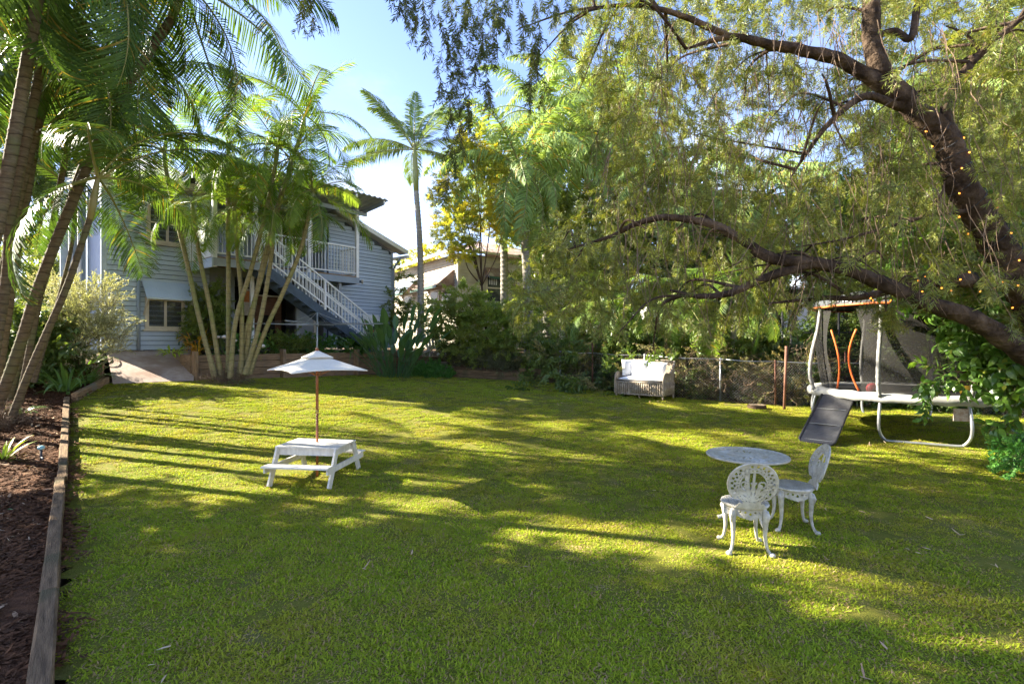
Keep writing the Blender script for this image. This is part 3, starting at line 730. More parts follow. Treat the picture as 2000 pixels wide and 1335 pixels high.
# deck roof
DF = 6.98
roof_sheet('deck_roof', [hp(1.75, 2.45, DF), hp(7.75, 2.45, DF), hp(7.75, -0.6, DF - .32), hp(1.75, -0.6, DF - .32)], M_roofm, step=0.22, amp=0.035)
for u in (1.85, 3.0, 4.15, 5.3, 6.45, 7.6):
    MB().beam(hp(u, 2.38, DF - .12), hp(u, -0.5, DF - .42), 0.05, 0.14).build('rafter', M_blue_trim, H)
    MB().box((u - .03, -2.42, DF - .16 - HZ), (u + .03, -2.392, DF - .05 - HZ)).build('rafter_end', M_white, H)
for v_ in (1.2, 0.2): MB().beam(hp(1.8, v_, DF - .22 - (2.4 - v_) * .105), hp(7.7, v_, DF - .22 - (2.4 - v_) * .105), 0.07, 0.14).build('roof_beam', M_blue_trim, H)
MB().box((6.75, 0.0, 6.2 - HZ), (6.95, 0.12, 6.9 - HZ)).build('roof_post', M_greywall, H)
# stairs down to the terrace
SU0, SU1, SZ1 = 3.42, 7.75, 1.46; nst = 16
sl = (FLOOR - SZ1) / (SU1 - SU0)
st = MB().beam(hp(SU0, 1.98, FLOOR - .16), hp(SU1, 1.98, SZ1 - .1), 0.05, 0.28).build('staircase', M_navy, H)
MB().beam(hp(SU0, 1.26, FLOOR - .16), hp(SU1, 1.26, SZ1 - .1), 0.05, 0.28).build('stringer', M_navy, st)
tread_me = MB().box((0, -0.66, -0.02), (0.29, 0.0, 0.02)).mesh('tread', M_navy); nose_me = MB().box((0.262, -0.735, -0.012), (0.297, -0.69, 0.032)).mesh('tread_end', M_white)
for i in range(nst):
    u = SU0 + (SU1 - SU0) * (i + .15) / nst; z = FLOOR - (FLOOR - SZ1) * (i + 1) / nst
    tr = link('tread', tread_me, st, hp(u, 1.29, z + .0)); link('tread_end', nose_me, st, hp(u, 1.29, z))
for v_ in (2.0, 1.24): balustrade(hp(SU0 + .05, v_, FLOOR - .05), hp(SU1 - .1, v_, SZ1 + .02), 1.02, st, 0.125, True, 0.2)
for (u, v_) in ((5.5, 2.0), (SU1 - .12, 2.0), (SU1 - .12, 1.24)):
    z = FLOOR - (u - SU0) * sl
    MB().box((u - .035, -v_ - .035, z - HZ), (u + .035, -v_ + .035, z + 1.0 - HZ)).build('newel', M_white, st)
# flood light and aerial
fl = MB().tube([hp(7.40, 1.1, FLOOR - .17), hp(7.50, 1.14, FLOOR - .17)], [0.05, 0.055], 12).build('flood_light', M_navy, H, True)
MB().tube([hp(7.50, 1.14, FLOOR - .17), hp(7.56, 1.16, FLOOR - .17)], [0.055, 0.09], 12).build('lamp_bowl', M_cream_trim, fl, True)
ae = MB().tube([hp(8.9, -2.0, 6.0), hp(8.9, -2.0, 7.15)], 0.014, 6).build('aerial', M_steel, H)
MB().tube([hp(8.3, -2.0, 7.12), hp(8.95, -2.0, 7.1)], 0.01, 5).build('aerial_arm', M_steel, ae)
# hose reel on the wall
hr = thing('hose_reel', 'grey wall mounted round hose reel below the lower window', 'hose reel', Vector((FX0.x, FX0.y, 0)) + DV * 2.12 + NV * 0.25 + Vector((0, 0, 2.02)), R(51))
M_reel = mat('grey_plastic', (0.20, 0.195, 0.19), (0.16, 0.155, 0.15), 0.5, 5)
prof = [(0.02, -0.13), (0.19, -0.13), (0.26, -0.09), (0.275, 0.0), (0.26, 0.09), (0.19, 0.13), (0.02, 0.13)]
mb = MB(); mb.lathe(prof, 24); mb.v = [(x, z * 1.0, y) for x, y, z in mb.v]; mb.build('drum', M_reel, hr, True)
for rr in (0.20, 0.12):
    mb = MB(); mb.tube([(rr * math.cos(t), -0.125 - (0.27 - rr) * 0.1, rr * math.sin(t)) for t in np.linspace(0, 2 * PI, 25)], 0.018, 6); mb.build('ring', mat('grey_plastic_light', (0.30, 0.29, 0.28), None, 0.5), hr, True)
MB().tube([(-0.22, 0.1, -0.05), (-0.34, 0.0, -0.12), (-0.36, -0.05, -0.25)], 0.022, 6).build('hose_end', mat('green_hose', (0.03, 0.10, 0.08), None, 0.5), hr, True)
MB().box((-0.1, 0.12, -0.12), (0.1, 0.26, 0.12)).build('bracket', M_reel, hr)

# ------------------------------------------------------------------ cream neighbour house
M_cream = mat('cream_weatherboard_paint', (0.62, 0.56, 0.42), (0.52, 0.46, 0.34), 0.7, 3, 0.1, 50, spec=0.2, c3=(0.48, 0.42, 0.31), s3=0.7)
M_rust = mat('rusty_roof_sheet', (0.36, 0.28, 0.24), (0.22, 0.12, 0.08), 0.75, 2.2, spec=0.2, c3=(0.46, 0.42, 0.40), s3=0.9)
M_greentrim = mat('dark_green_trim', (0.03, 0.09, 0.065), None, 0.5)
nb = thing('cream_house', 'cream weatherboard house with low iron roof and rusty window hoods', 'house', (-2.62, 25.0, 1.5), math.atan2(0.55, 0.83))
# local +x = along the shaded wall to the right; local +y = back along the sunlit wall
def cream_wall(a, b, z0, z1, hh=0.15):
    mb = MB(); a, b = Vector(a), Vector(b); d = (b - a).normalized(); nr = Vector((d.y, -d.x, 0))
    mb._add([a + Vector((0, 0, z0)), b + Vector((0, 0, z0)), b + Vector((0, 0, z1)), a + Vector((0, 0, z1))], [(0, 1, 2, 3)])
    z = z0
    while z < z1 - .02:
        t = nr * 0.055; u = Vector((0, 0, 1)); zt = min(hh, z1 - z)
        mb._add([a + u * z + t, b + u * z + t, b + u * (z + zt) + nr * .004, a + u * (z + zt) + nr * .004, a + u * z, b + u * z], [(0, 1, 2, 3), (4, 5, 1, 0)])
        z += hh
    o = mb.build('wall', M_cream, nb); o['kind'] = 'stuff'; return o
NE = 4.7
cream_wall((0, 0, 0), (7.5, 0, 0), 0, NE); cream_wall((0, 9.0, 0), (0, 0, 0), 0, NE)
cream_wall((7.5, 0, 0), (7.5, 9, 0), 0, NE); cream_wall((7.5, 9, 0), (0, 9, 0), 0, NE)
MB().box((-0.06, -0.06, 0), (0.07, 0.07, NE)).build('corner_board', M_cream, nb)
def nbq(name, P, m, **k):
    global H
    h_ = H; H = nb; o = roof_sheet(name, P, m, **k); H = h_; return o
rz = NE + 1.55
nbq('roof', [(-.5, -.5, NE + .1), (8, -.5, NE + .1), (4.2, 4.0, rz), (3.3, 4.0, rz)], M_rust, step=.3)
nbq('roof', [(-.5, 9.5, NE + .1), (-.5, -.5, NE + .1), (3.3, 4.0, rz), (3.3, 5.0, rz)], M_rust, step=.3)
nbq('roof', [(8, -.5, NE + .1), (8, 9.5, NE + .1), (4.2, 5.0, rz), (4.2, 4.0, rz)], M_rust, step=.3)
MB().box((-.58, -.58, NE - .02), (8.0, -.47, NE + .1)).build('gutter', M_cream, nb); MB().box((-.60, -.46, NE - .02), (-.48, 9.4, NE + .1)).build('gutter', M_white, nb)
def nb_hood(p0, p1, out, zt, drop, m):
    p0, p1, out = Vector(p0), Vector(p1), Vector(out); u = Vector((0, 0, 1))
    o = nbq('window_hood', [p0 + u * zt, p1 + u * zt, p1 + out + u * (zt - drop), p0 + out + u * (zt - drop)], m, step=.2)
    a = MB().beam(p0 + out + u * (zt - drop - .06), p1 + out + u * (zt - drop - .06), .04, .12).build('hood_edge', M_greentrim, o)
    for q in (p0, p1): MB().face([q + u * zt, q + u * (zt - drop), q + out + u * (zt - drop)]).build('hood_side', M_rust, o)
nb_hood((-.02, .35, 0), (-.02, 3.6, 0), (-1.0, 0, 0), 3.95, .85, M_rust)
nb_hood((-.02, 5.0, 0), (-.02, 7.5, 0), (-.8, 0, 0), 3.95, .8, M_awning)
for (a, b) in ((.7, 1.7), (2.1, 3.1), (5.6, 6.8)):
    w = MB().box((-.07, a, 1.9), (-.031, b, 3.1)).build('window', M_white, nb); MB().box((-.082, a + .1, 2.0), (-.071, b - .1, 3.0)).build('pane', M_glass, w)
w = MB().box((1.55, -.075, 2.35), (2.75, -.031, 3.85)).build('window', M_cream, nb)
MB().box((1.63, -.088, 2.42), (2.67, -.076, 3.78)).build('pane', mat('dark_window', (0.03, 0.035, 0.035), (0.10, 0.11, 0.11), 0.08, 2.5, spec=0.6), w)
MB().box((1.62, -.11, 3.05), (2.68, -.089, 3.12)).build('sash', M_cream, w)
nb_hood((1.45, -.08, 0), (2.85, -.08, 0), (0, -.5, 0), 4.1, .5, M_rust)
for k in range(4): MB().box((1.7 + k * .13, -.105, 3.25), (1.76 + k * .13, -.09, 3.75)).build('louvre', M_white, w)

# white house beyond the fence on the right
M_offwhite = mat('offwhite_wall', (0.62, 0.62, 0.60), (0.52, 0.52, 0.50), 0.7, 2.5, spec=0.2)
wh = thing('white_house', 'pale white house wall glimpsed through plants behind the black frame', 'house', (15.5, 27.0, 0.9), R(12))
MB().box((-7, 0, 0), (6, 6, 3.6)).build('wall', M_offwhite, wh)
MB().box((-7.3, -.4, 3.62), (6.3, 6.4, 3.8)).build('roof', M_roofm, wh)
w = MB().box((-4.2, -.06, 1.2), (-2.8, -.002, 2.6)).build('window', M_white, wh); MB().box((-4.1, -.075, 1.3), (-2.9, -.061, 2.5)).build('pane', M_glass, w)
MB().box((-7, -.05, 2.75), (6, -.003, 2.9)).build('trim', M_cream_trim, wh)

# white paling fence at the far left
pf = thing('paling_fence', 'white vertical paling fence behind the silvery shrub', 'fence', (-22.0, 19.5, 1.5), R(-4))
pal = MB().prism([(0, 0), (0.13, 0), (0.13, 0.02), (0, 0.02)], 0, 2.1).mesh('paling', M_white)
for k in range(56): link('paling', pal, pf, (k * 0.15, random.uniform(-.008, .008), random.uniform(-.03, .03)))
for z in (0.4, 1.6): MB().box((0, 0.03, z), (8.4, 0.08, z + .09)).build('rail', M_white, pf)
# ------------------------------------------------------------------ children's picnic table and umbrella
M_wtim = mat('worn_white_timber', (0.72, 0.68, 0.59), (0.58, 0.54, 0.45), 0.6, 9, 0.15, 60, spec=0.3, stretch=(3, 3, 1), c3=(0.60, 0.57, 0.50), s3=4)
pt = thing('picnic_table', 'small white wooden children\'s picnic table with attached benches', 'picnic table', (-2.57, 6.74, 0.055), R(-7))
tw, tdp, th_ = 0.84, 0.54, 0.47     # top length (x), depth (y), height
for k in range(2):
    y0 = -tdp / 2 + k * (tdp / 2 + .002)
    MB().cham((-tw / 2, y0, th_ - .022), (tw / 2, y0 + tdp / 2 - .004, th_), .004).build('tabletop_board', M_wtim, pt)
MB().box((-tw / 2 + .03, -tdp / 2 + .03, th_ - .115), (tw / 2 - .03, -tdp / 2 + .05, th_ - .0225)).build('apron', M_wtim, pt)
MB().box((-tw / 2 + .03, tdp / 2 - .05, th_ - .115), (tw / 2 - .03, tdp / 2 - .03, th_ - .0225)).build('apron', M_wtim, pt)
for sx_ in (-1, 1):
    xa = sx_ * (tw / 2 - .05)
    MB().box((min(xa, xa - sx_ * .02), -tdp / 2 + .05, th_ - .115), (max(xa, xa - sx_ * .02), tdp / 2 - .05, th_ - .0225)).build('apron', M_wtim, pt)
    for sy in (-1, 1):
        MB().beam((xa + sx_ * .022, sy * (tdp / 2 - .03), th_ - .026), (xa + sx_ * .022, sy * (tdp / 2 + .17), 0.0), .024, .085, up=(0, 1, 0.1)).build('leg', M_wtim, pt)
    MB().box((xa - .002 + sx_ * .036 - .011, -.52, .185), (xa + sx_ * .036 + .011, .52, .255)).build('cross_rail', M_wtim, pt)
for sy in (-1, 1):
    ya, yb = sorted((sy * .40, sy * .56)); MB().cham((-tw / 2 - .01, ya, .256), (tw / 2 + .01, yb, .278), .004).build('bench', M_wtim, pt)
M_canvas = mat('cream_canvas', (0.80, 0.75, 0.62), (0.75, 0.70, 0.57), 0.9, 30, 0.1, 300, spec=0.1)
M_polew = mat('varnished_pole', (0.34, 0.12, 0.04), (0.24, 0.08, 0.03), 0.4, 6, spec=0.4, stretch=(6, 6, 1))
ub = thing('umbrella', 'cream square garden umbrella on wooden pole through the picnic table', 'umbrella', (-2.58, 6.78, 0.05), R(45 - 4))
MB().tube([(0, 0, 0), (0, 0, 0.9)], .0165, 10).build('pole', M_polew, ub, True); MB().tube([(0, 0, .86), (0, 0, 1.69)], .0185, 10).build('pole', M_polew, ub, True)
MB().tube([(0, 0, .855), (0, 0, .90)], .021, 10).build('collar', mat('brass', (0.5, 0.35, 0.12), None, 0.35, metal=0.8), ub, True)
def canopy(hw, z0, z1, sag, edge, n=14, inner=0.0):
    """square canopy, corners lower, hems curved up between the ribs"""
    vs = []; fs = []
    rings = 8
    for r in range(rings + 1):
        t = inner + (1 - inner) * r / rings
        for s in range(4):
            a, b = [(hw, hw), (-hw, hw), (-hw, -hw), (hw, -hw)][s], [(-hw, hw), (-hw, -hw), (hw, -hw), (hw, hw)][s]
            for k in range(n):
                q = k / n; m_ = 4 * q * (1 - q)
                x = (a[0] * (1 - q) + b[0] * q) * t; y = (a[1] * (1 - q) + b[1] * q) * t
                pull = 1 - 0.07 * m_ * t; x *= pull; y *= pull
                z = z1 + (z0 - z1) * (t ** 0.93) - sag * m_ * math.sin(PI * t) * .5 + edge * m_ * t * t
                vs.append((x, y, z))
    N = 4 * n
    for r in range(rings):
        for k in range(N): fs.append((r * N + k, r * N + (k + 1) % N, (r + 1) * N + (k + 1) % N, (r + 1) * N + k))
    b = len(vs); vs2 = [(x, y, z - .012) for x, y, z in vs[-N:]]; vs += vs2
    for k in range(N): fs.append((b - N + k, b - N + (k + 1) % N, b + (k + 1) % N, b + k))
    return vs, fs
mb = MB(); mb._add(*canopy(.485, 1.43, 1.65, .028, .024, inner=0.12)); can = mb.build('canopy', M_canvas, ub, True)
mb = MB(); mb._add(*canopy(.155, 1.60, 1.695, .008, .008)); mb.build('vent_cap', M_canvas, ub, True)
for k in range(4):
    a = R(45 + 90 * k); c, s = math.cos(a), math.sin(a)
    MB().beam((c * .03, s * .03, 1.60), (c * .668, s * .668, 1.418), .012, .016).build('rib', M_polew, ub)
    MB().beam((c * .025, s * .025, 1.36), (c * .34, s * .34, 1.50), .01, .014).build('strut', M_polew, ub)
MB().lathe([(.02, 1.685), (.024, 1.70), (.02, 1.715), (.008, 1.725)], 12).build('finial', M_polew, ub, True)

# ------------------------------------------------------------------ wicker sofa with cushions
M_wick = mat('grey_wicker', (0.46, 0.385, 0.29), (0.27, 0.21, 0.15), 0.75, 40, 0.6, 120, spec=0.2, c3=(0.52, 0.45, 0.36), s3=6)
M_cush = mat('white_cushion', (0.84, 0.84, 0.85), (0.78, 0.78, 0.79), 0.85, 10, 0.1, 60, spec=0.15)
SL, SD = 1.28, 0.72
so_a = R(-38)
sofa = thing('wicker_sofa', 'brown wicker two seat sofa with white seat cushion by the wire fence', 'sofa', (3.18, 12.84, gz(3.2, 12.9)), so_a)
def rot_pts(mb): return mb
# slatted front: vertical canes with horizontal bindings
n = 22
for k in range(n):
    x = -SL / 2 + .03 + (SL - .06) * k / (n - 1)
    MB().tube([(x, 0, .10), (x, -.006, .25), (x, 0, .40)], .021, 6).build('cane', M_wick, sofa, True)
for z in (.10, .40): MB().tube([(-SL / 2, 0, z), (SL / 2, 0, z)], .024, 8).build('rail', M_wick, sofa, True)
MB().box((-SL / 2 + .01, .02, .09), (SL / 2 - .01, SD - .03, .40)).build('seat_base', M_wick, sofa)
for s in (-1, 1):
    for k in range(11):
        y = .04 + (SD - .08) * k / 10; MB().tube([(s * SL / 2, y, .10), (s * SL / 2, y, .42)], .02, 6).build('cane', M_wick, sofa, True)
    arm = catmull([(s * SL / 2, -.01, .10), (s * SL / 2, -.02, .42), (s * SL / 2, .02, .58), (s * SL / 2, .14, .63), (s * SL / 2, .36, .62), (s * (SL / 2 + .01), .52, .68), (s * (SL / 2 + .02), .63, .84), (s * (SL / 2 + .0), SD, .92)], 5)
    MB().tube(arm, .028, 8).build('arm', M_wick, sofa, True)
    side = MB()
    prev = None
    vs = []; 
    for i in range(9):
        y = .03 + (SD - .05) * i / 8; zt = np.interp(y, [.0, .1, .4, .55, .68], [.56, .61, .61, .70, .88]); vs += [(s * SL / 2, y, .40), (s * SL / 2, y, zt)]
    side._add(vs + [(x - s * .02, y, z) for x, y, z in vs], [(2 * i, 2 * i + 2, 2 * i + 3, 2 * i + 1) for i in range(8)] + [(18 + 2 * i, 18 + 2 * i + 1, 18 + 2 * i + 3, 18 + 2 * i + 2) for i in range(8)]).build('side_panel', M_wick, sofa)
    for y in (.01, SD - .03): MB().tube([(s * (SL / 2 - .02), y, 0), (s * (SL / 2 - .02), y, .12)], [.02, .026], 8).build('leg', M_wick, sofa, True)
MB().tube([(0, .02, 0), (0, .02, .12)], [.018, .022], 8).build('leg', M_wick, sofa, True)
bk_ = MB(); vs = []
for i in range(13):
    x = -SL / 2 + SL * i / 12; zt = .90 + .03 * math.sin(PI * i / 12); vs += [(x, SD - .06, .38), (x, SD + .02, zt), (x, SD + .05, zt), (x, SD - .02, .38)]
bk_._add(vs, [(4 * i + a, 4 * i + 4 + a, 4 * i + 4 + (a + 1) % 4, 4 * i + (a + 1) % 4) for i in range(12) for a in range(4)]).build('backrest', M_wick, sofa)
MB().tube([(-SL / 2, SD, .91), (-SL / 4, SD + .03, .935), (SL / 4, SD + .03, .935), (SL / 2, SD, .91)], .026, 8).build('top_rail', M_wick, sofa, True)
def pillow(w, h, t, n=10, corner=0.05, seed=0):
    vs = []; fs = []; rg = random.Random(seed)
    for side in (1, -1):
        for i in range(n + 1):
            for j in range(n + 1):
                a, b = 2 * i / n - 1, 2 * j / n - 1
                k = (1 - abs(a) ** 2.6) * (1 - abs(b) ** 2.6)
                pin = 1 - corner * (1 - a * a) * abs(b) ** 3; pin2 = 1 - corner * (1 - b * b) * abs(a) ** 3
                vs.append((a * w / 2 * pin2, side * t / 2 * max(0, k) ** .45 * (1 + .10 * math.sin(5 * a + seed) * math.cos(4 * b + seed)), b * h / 2 * pin))
    N = (n + 1) ** 2
    for s in range(2):
        for i in range(n):
            for j in range(n):
                q = (s * N + i * (n + 1) + j, s * N + (i + 1) * (n + 1) + j, s * N + (i + 1) * (n + 1) + j + 1, s * N + i * (n + 1) + j + 1)
                fs.append(q if s else q[::-1])
    mb = MB(); mb._add(vs, fs); return mb
mb = pillow(SL - .08, SD - .10, .15, 14, 0.01); mb.v = [(x, z, y) for x, y, z in mb.v]
mb.build('seat_cushion', M_cush, sofa, True, loc=(0, .32, .47))
def put_pillow(label, x, y, z, w, h, t, rx, ry, rzz, seed):
    o = pillow(w, h, t, 12, 0.07, seed).build('pillow', M_cush, None, True)
    m = Matrix.Translation(sofa.location) @ Matrix.Rotation(so_a, 4, 'Z') @ Matrix.Translation((x, y, z)) @ Euler((rx, ry, rzz)).to_matrix().to_4x4()
    o.matrix_world = m; tag(o, label, 'pillow', 'white pillows on the wicker sofa', 'thing')
put_pillow('white pillow turned sideways at the left end of the wicker sofa', -.44, .36, .74, .40, .44, .16, R(-14), R(4), R(52), 1)
put_pillow('white square pillow leaning in the middle of the wicker sofa', -.14, .36, .73, .44, .42, .16, R(-18), R(-4), R(8), 2)
put_pillow('wide white pillow at the right end of the wicker sofa', .30, .38, .72, .54, .40, .17, R(-18), R(2), R(-6), 3)
put_pillow('white pillow tucked behind the middle pillow on the sofa', -.20, .53, .74, .46, .42, .14, R(-14), R(3), R(0), 4)

# ------------------------------------------------------------------ cast metal garden setting
M_cast = mat('white_cast_metal', (0.54, 0.50, 0.40), (0.36, 0.33, 0.25), 0.5, 22, 0.2, 90, spec=0.35, c3=(0.60, 0.57, 0.49), s3=5)
def pierced(fn, x0, x1, y0, y1, st, th, place):
    """thin casting whose openings follow fn(x, y)"""
    nx = int((x1 - x0) / st); ny = int((y1 - y0) / st); idx_ = {}; vs = []; fs = []; solid = set()
    for i in range(nx):
        for j in range(ny):
            if fn(x0 + (i + .5) * st, y0 + (j + .5) * st): solid.add((i, j))
    def vid(i, j, k):
        key = (i, j, k)
        if key not in idx_:
            idx_[key] = len(vs); vs.append(place(x0 + i * st, y0 + j * st, (k - .5) * th))
        return idx_[key]
    for (i, j) in solid:
        fs.append((vid(i, j, 1), vid(i + 1, j, 1), vid(i + 1, j + 1, 1), vid(i, j + 1, 1))); fs.append((vid(i, j + 1, 0), vid(i + 1, j + 1, 0), vid(i + 1, j, 0), vid(i, j, 0)))
        if (i - 1, j) not in solid: fs.append((vid(i, j, 0), vid(i, j, 1), vid(i, j + 1, 1), vid(i, j + 1, 0)))
        if (i + 1, j) not in solid: fs.append((vid(i + 1, j + 1, 0), vid(i + 1, j + 1, 1), vid(i + 1, j, 1), vid(i + 1, j, 0)))
        if (i, j - 1) not in solid: fs.append((vid(i + 1, j, 0), vid(i + 1, j, 1), vid(i, j, 1), vid(i, j, 0)))
        if (i, j + 1) not in solid: fs.append((vid(i, j + 1, 0), vid(i, j + 1, 1), vid(i + 1, j + 1, 1), vid(i + 1, j + 1, 0)))
    return vs, fs
def back_fn(x, y):
    # x across, y up from the seat; broad rounded fan with side lobes, waisted towards the seat
    cyy = .235; r = math.hypot(x / .205, (y - cyy) / .205)
    a = math.atan2(y - cyy, x)
    inner = math.hypot(x / .135, (y - .215) / .165)
    stem = abs(x) < .085 + .045 * max(0, 1 - y / .07) and -.0 < y < .12
    if r > 1.0:
        return stem and y > 0.0
    if y < .115 and inner > 1.0 and abs(x) > .075:      # notch between lobe and stem
        if not (abs(x) > .10 and y > .085): return False
    if r > .90: return True
    if inner > 1.0:
        # lattice of the outer band
        q = (a * 11 / PI) % 1.0; b = (r - .62) / .28
        s = abs(q - .5) * 2
        hole = (s < .5 and .15 < b < .55 and s + abs(b - .35) * 1.6 < .62) or (s > .55 and .55 < b < .95)
        return not hole
    if inner > .86:
        q = (math.atan2(y - .215, x) * 14 / PI) % 1.0
        return not (.28 < q < .72 and .895 < inner < .955)
    # palmette in the middle
    dx, dy = x, y - .075; ang = math.atan2(dx, dy); rad = math.hypot(dx, dy)
    if y < .06: return ((x * 60) % 1.0 > .45) or y < .02
    q = (ang * 4.2 / (PI / 2) + .5) % 1.0; lobe = abs(q - .5) * 2
    leaf = rad < .185 - .04 * abs(ang) and lobe < .70 + .22 * math.sin(rad * 75)
    ring = abs(math.hypot(abs(x) - .062, y - .13) - .028) < .0065 or abs(math.hypot(abs(x) - .07, y - .23) - .03) < .006
    rim = inner > .80
    return leaf or ring or rim or abs(x) < .008
def apron_fn(x, y):     # scrolled apron, y down from the seat
    w = .075 * (1 - abs(x) / .19) ** .5 if abs(x) < .19 else 0
    if y > w + .018: return False
    if abs(math.hypot(abs(x) - .085, y - .028) - .018) < .006 or y < .014: return True
    if math.hypot(x, y - .042) < .012: return False
    return not (math.hypot(abs(x) - .085, y - .028) < .012 or math.hypot(abs(x) - .04, y - .03) < .011)
def garden_chair(label, loc, rzz):
    c = thing('garden_chair', label, 'chair', loc, rzz, 'white cast metal garden chairs')
    SH = .405
    rim = MB(); rim.lathe([(.02, SH - .004), (.195, SH - .004), (.203, SH + .006), (.197, SH + .022), (.185, SH + .020), (.02, SH + .010)], 40)
    rim.v = [(x, y * .97, z) for x, y, z in rim.v]; rim.build('seat', M_cast, c, True)
    seat_fn = lambda x, y: .06 < math.hypot(x, y) < .185 and (math.hypot((x % .024) - .012, (y % .024) - .012) < .007)
    vs, fs = pierced(seat_fn, -.19, .19, -.19, .19, .006, .004, lambda x, y, z: (x, y, SH + .021 - .0 * x + z)); mb = MB(); mb._add(vs, fs); mb.build('seat_pattern', M_cast, c)
    # legs: cabriole, one at each diagonal
    for k, (ax, ay) in enumerate(((-1, -1), (1, -1), (1, 1), (-1, 1))):
        d = Vector((ax, ay, 0)).normalized()
        pts_ = catmull([d * .165 + Vector((0, 0, SH)), d * .19 + Vector((0, 0, SH - .07)), d * .188 + Vector((0, 0, SH - .16)), d * .186 + Vector((0, 0, .15)), d * .205 + Vector((0, 0, .06)), d * .235 + Vector((0, 0, .02)), d * .25 + Vector((0, 0, .013))], 4)
        rs = lerps([.024, .030, .022, .016, .013, .016, .020], len(pts_))
        leg = MB().tube(pts_, rs, 8).build('leg', M_cast, c, True)
        MB().lathe([(.005, 0), (.024, .004), (.027, .018), (.018, .034), (.004, .038)], 10, tuple(d * .25)).build('foot', M_cast, leg, True)
        # leaf relief on the knee
        MB().tube([d * .205 + Vector((0, 0, SH - .02)), d * .218 + Vector((0, 0, SH - .07)), d * .207 + Vector((0, 0, SH - .13))], [.010, .020, .006], 6).build('knee_leaf', M_cast, leg, True)
    vs0, fs0 = pierced(apron_fn, -.19, .19, 0, .11, .0055, .010, lambda x, y, z: (x, y, z))
    for k in range(4):
        a = PI / 2 * k; ca, sa = math.cos(a), math.sin(a); mb = MB()
        vs = []
        for x, y, z in vs0:
            rr = .172 + z; t = x / .172; lx, ly = rr * math.sin(t), -rr * math.cos(t); vs.append((lx * ca - ly * sa, lx * sa + ly * ca, SH - .003 - y))
        mb._add(vs, fs0); mb.build('apron', M_cast, c)
    # back: leans away, slightly dished
    tilt = R(17)
    def place(x, y, z):
        curve = -.75 * x * x
        yy = y; by = .165 + curve + z
        return (x * 1.0, by + yy * math.sin(tilt) + (.03 if y < .05 else .03), SH + .012 + yy * math.cos(tilt))
    vs, fs = pierced(back_fn, -.215, .215, 0.0, .445, .0045, .012, place); mb = MB(); mb._add(vs, fs); bk2 = mb.build('backrest', M_cast, c)
    rimp = [place(.2 * math.cos(t), .235 + .2 * math.sin(t), 0) for t in np.linspace(R(-38), R(218), 40)]
    MB().tube(rimp, .010, 6).build('back_rim', M_cast, bk2, True)
    inn = [place(.135 * math.cos(t), .215 + .165 * math.sin(t), -.004) for t in np.linspace(R(-60), R(240), 36)]
    MB().tube(inn, .008, 5).build('back_moulding', M_cast, bk2, True)
    return c
garden_chair('white cast metal garden chair with its pierced back to the viewer', (2.09, 4.60, 0.0), R(180 - 9))
garden_chair('white cast metal garden chair seen side on beyond the round table', (2.80, 5.12, 0.0), R(-103))
gt = thing('garden_table', 'round white pierced cast metal table between the two garden chairs', 'table', (2.42, 5.27, 0.0), R(20))
TR = .385
def top_fn(x, y):
    r = math.hypot(x, y)
    if r > TR: return False
    if r > TR - .022 or abs(r - .25) < .010 or r < .05: return True
    a = math.atan2(y, x); 
    if r > .26: q = (a * 20 / PI) % 1.0; b = (r - .26) / .10; return not ((abs(q - .5) < .25 and .2 < b < .55) or (abs(q - .5) > .36 and .55 < b < .85))
    q = (a * 8 / PI) % 1.0; b = (r - .05) / .19
    return not ((abs(q - .5) < .22 and .25 < b < .8) or (abs(q - .5) > .40 and .5 < b < .9))
vs, fs = pierced(top_fn, -.40, .40, -.40, .40, .0065, .014, lambda x, y, z: (x, y, .685 + z)); mb = MB(); mb._add(vs, fs); tt = mb.build('tabletop', M_cast, gt)
MB().tube([(TR * math.cos(t), TR * math.sin(t), .684) for t in np.linspace(0, 2 * PI, 60)], .013, 8).build('rim', M_cast, tt, True)
MB().lathe([(.02, .25), (.035, .27), (.03, .34), (.022, .42), (.03, .5), (.022, .58), (.05, .66), (.09, .677)], 14).build('column', M_cast, gt, True)
for k in range(3):
    a = 2 * PI / 3 * k + .4; d = Vector((math.cos(a), math.sin(a), 0))
    pts_ = catmull([d * .02 + Vector((0, 0, .33)), d * .10 + Vector((0, 0, .30)), d * .17 + Vector((0, 0, .18)), d * .22 + Vector((0, 0, .06)), d * .28 + Vector((0, 0, .02))], 4)
    MB().tube(pts_, lerps([.03, .028, .02, .016, .022], len(pts_)), 8).build('leg', M_cast, gt, True)

# ------------------------------------------------------------------ trampoline
M_net = bpy.data.materials.new('dark_safety_net'); M_net.use_nodes = True
_b = M_net.node_tree.nodes['Principled BSDF']; _b.inputs['Base Color'].default_value = (0.036, 0.034, 0.032, 1); _b.inputs['Roughness'].default_value = .85; _b.inputs['Specular IOR Level'].default_value = .1; _b.inputs['Alpha'].default_value = .66
M_pad = mat('pale_grey_pad', (0.40, 0.395, 0.365), (0.31, 0.305, 0.28), 0.6, 6, 0.15, 30, spec=0.3)
M_sleeve = mat('grey_foam_sleeve', (0.34, 0.335, 0.32), (0.22, 0.215, 0.205), 0.7, 25, 0.4, 40, spec=0.2)
M_black = mat('black_fabric', (0.022, 0.022, 0.024), (0.035, 0.035, 0.038), 0.55, 8, 0.2, 30, spec=0.35)
M_otrim = mat('orange_trim', (0.72, 0.16, 0.035), (0.58, 0.11, 0.025), 0.5, 5)
TC = Vector((7.65, 9.9, 0)); TRR = 1.65; tzg = .13; RZ = .80
tp = thing('trampoline', 'large round trampoline with grey net, orange trimmed doorway and black roof', 'trampoline', (TC.x, TC.y, tzg))
def pol(a, r, z): return (r * math.cos(a), r * math.sin(a), z)
circ = lambda r, z, n=64: [pol(2 * PI * k / n, r, z) for k in range(n + 1)]
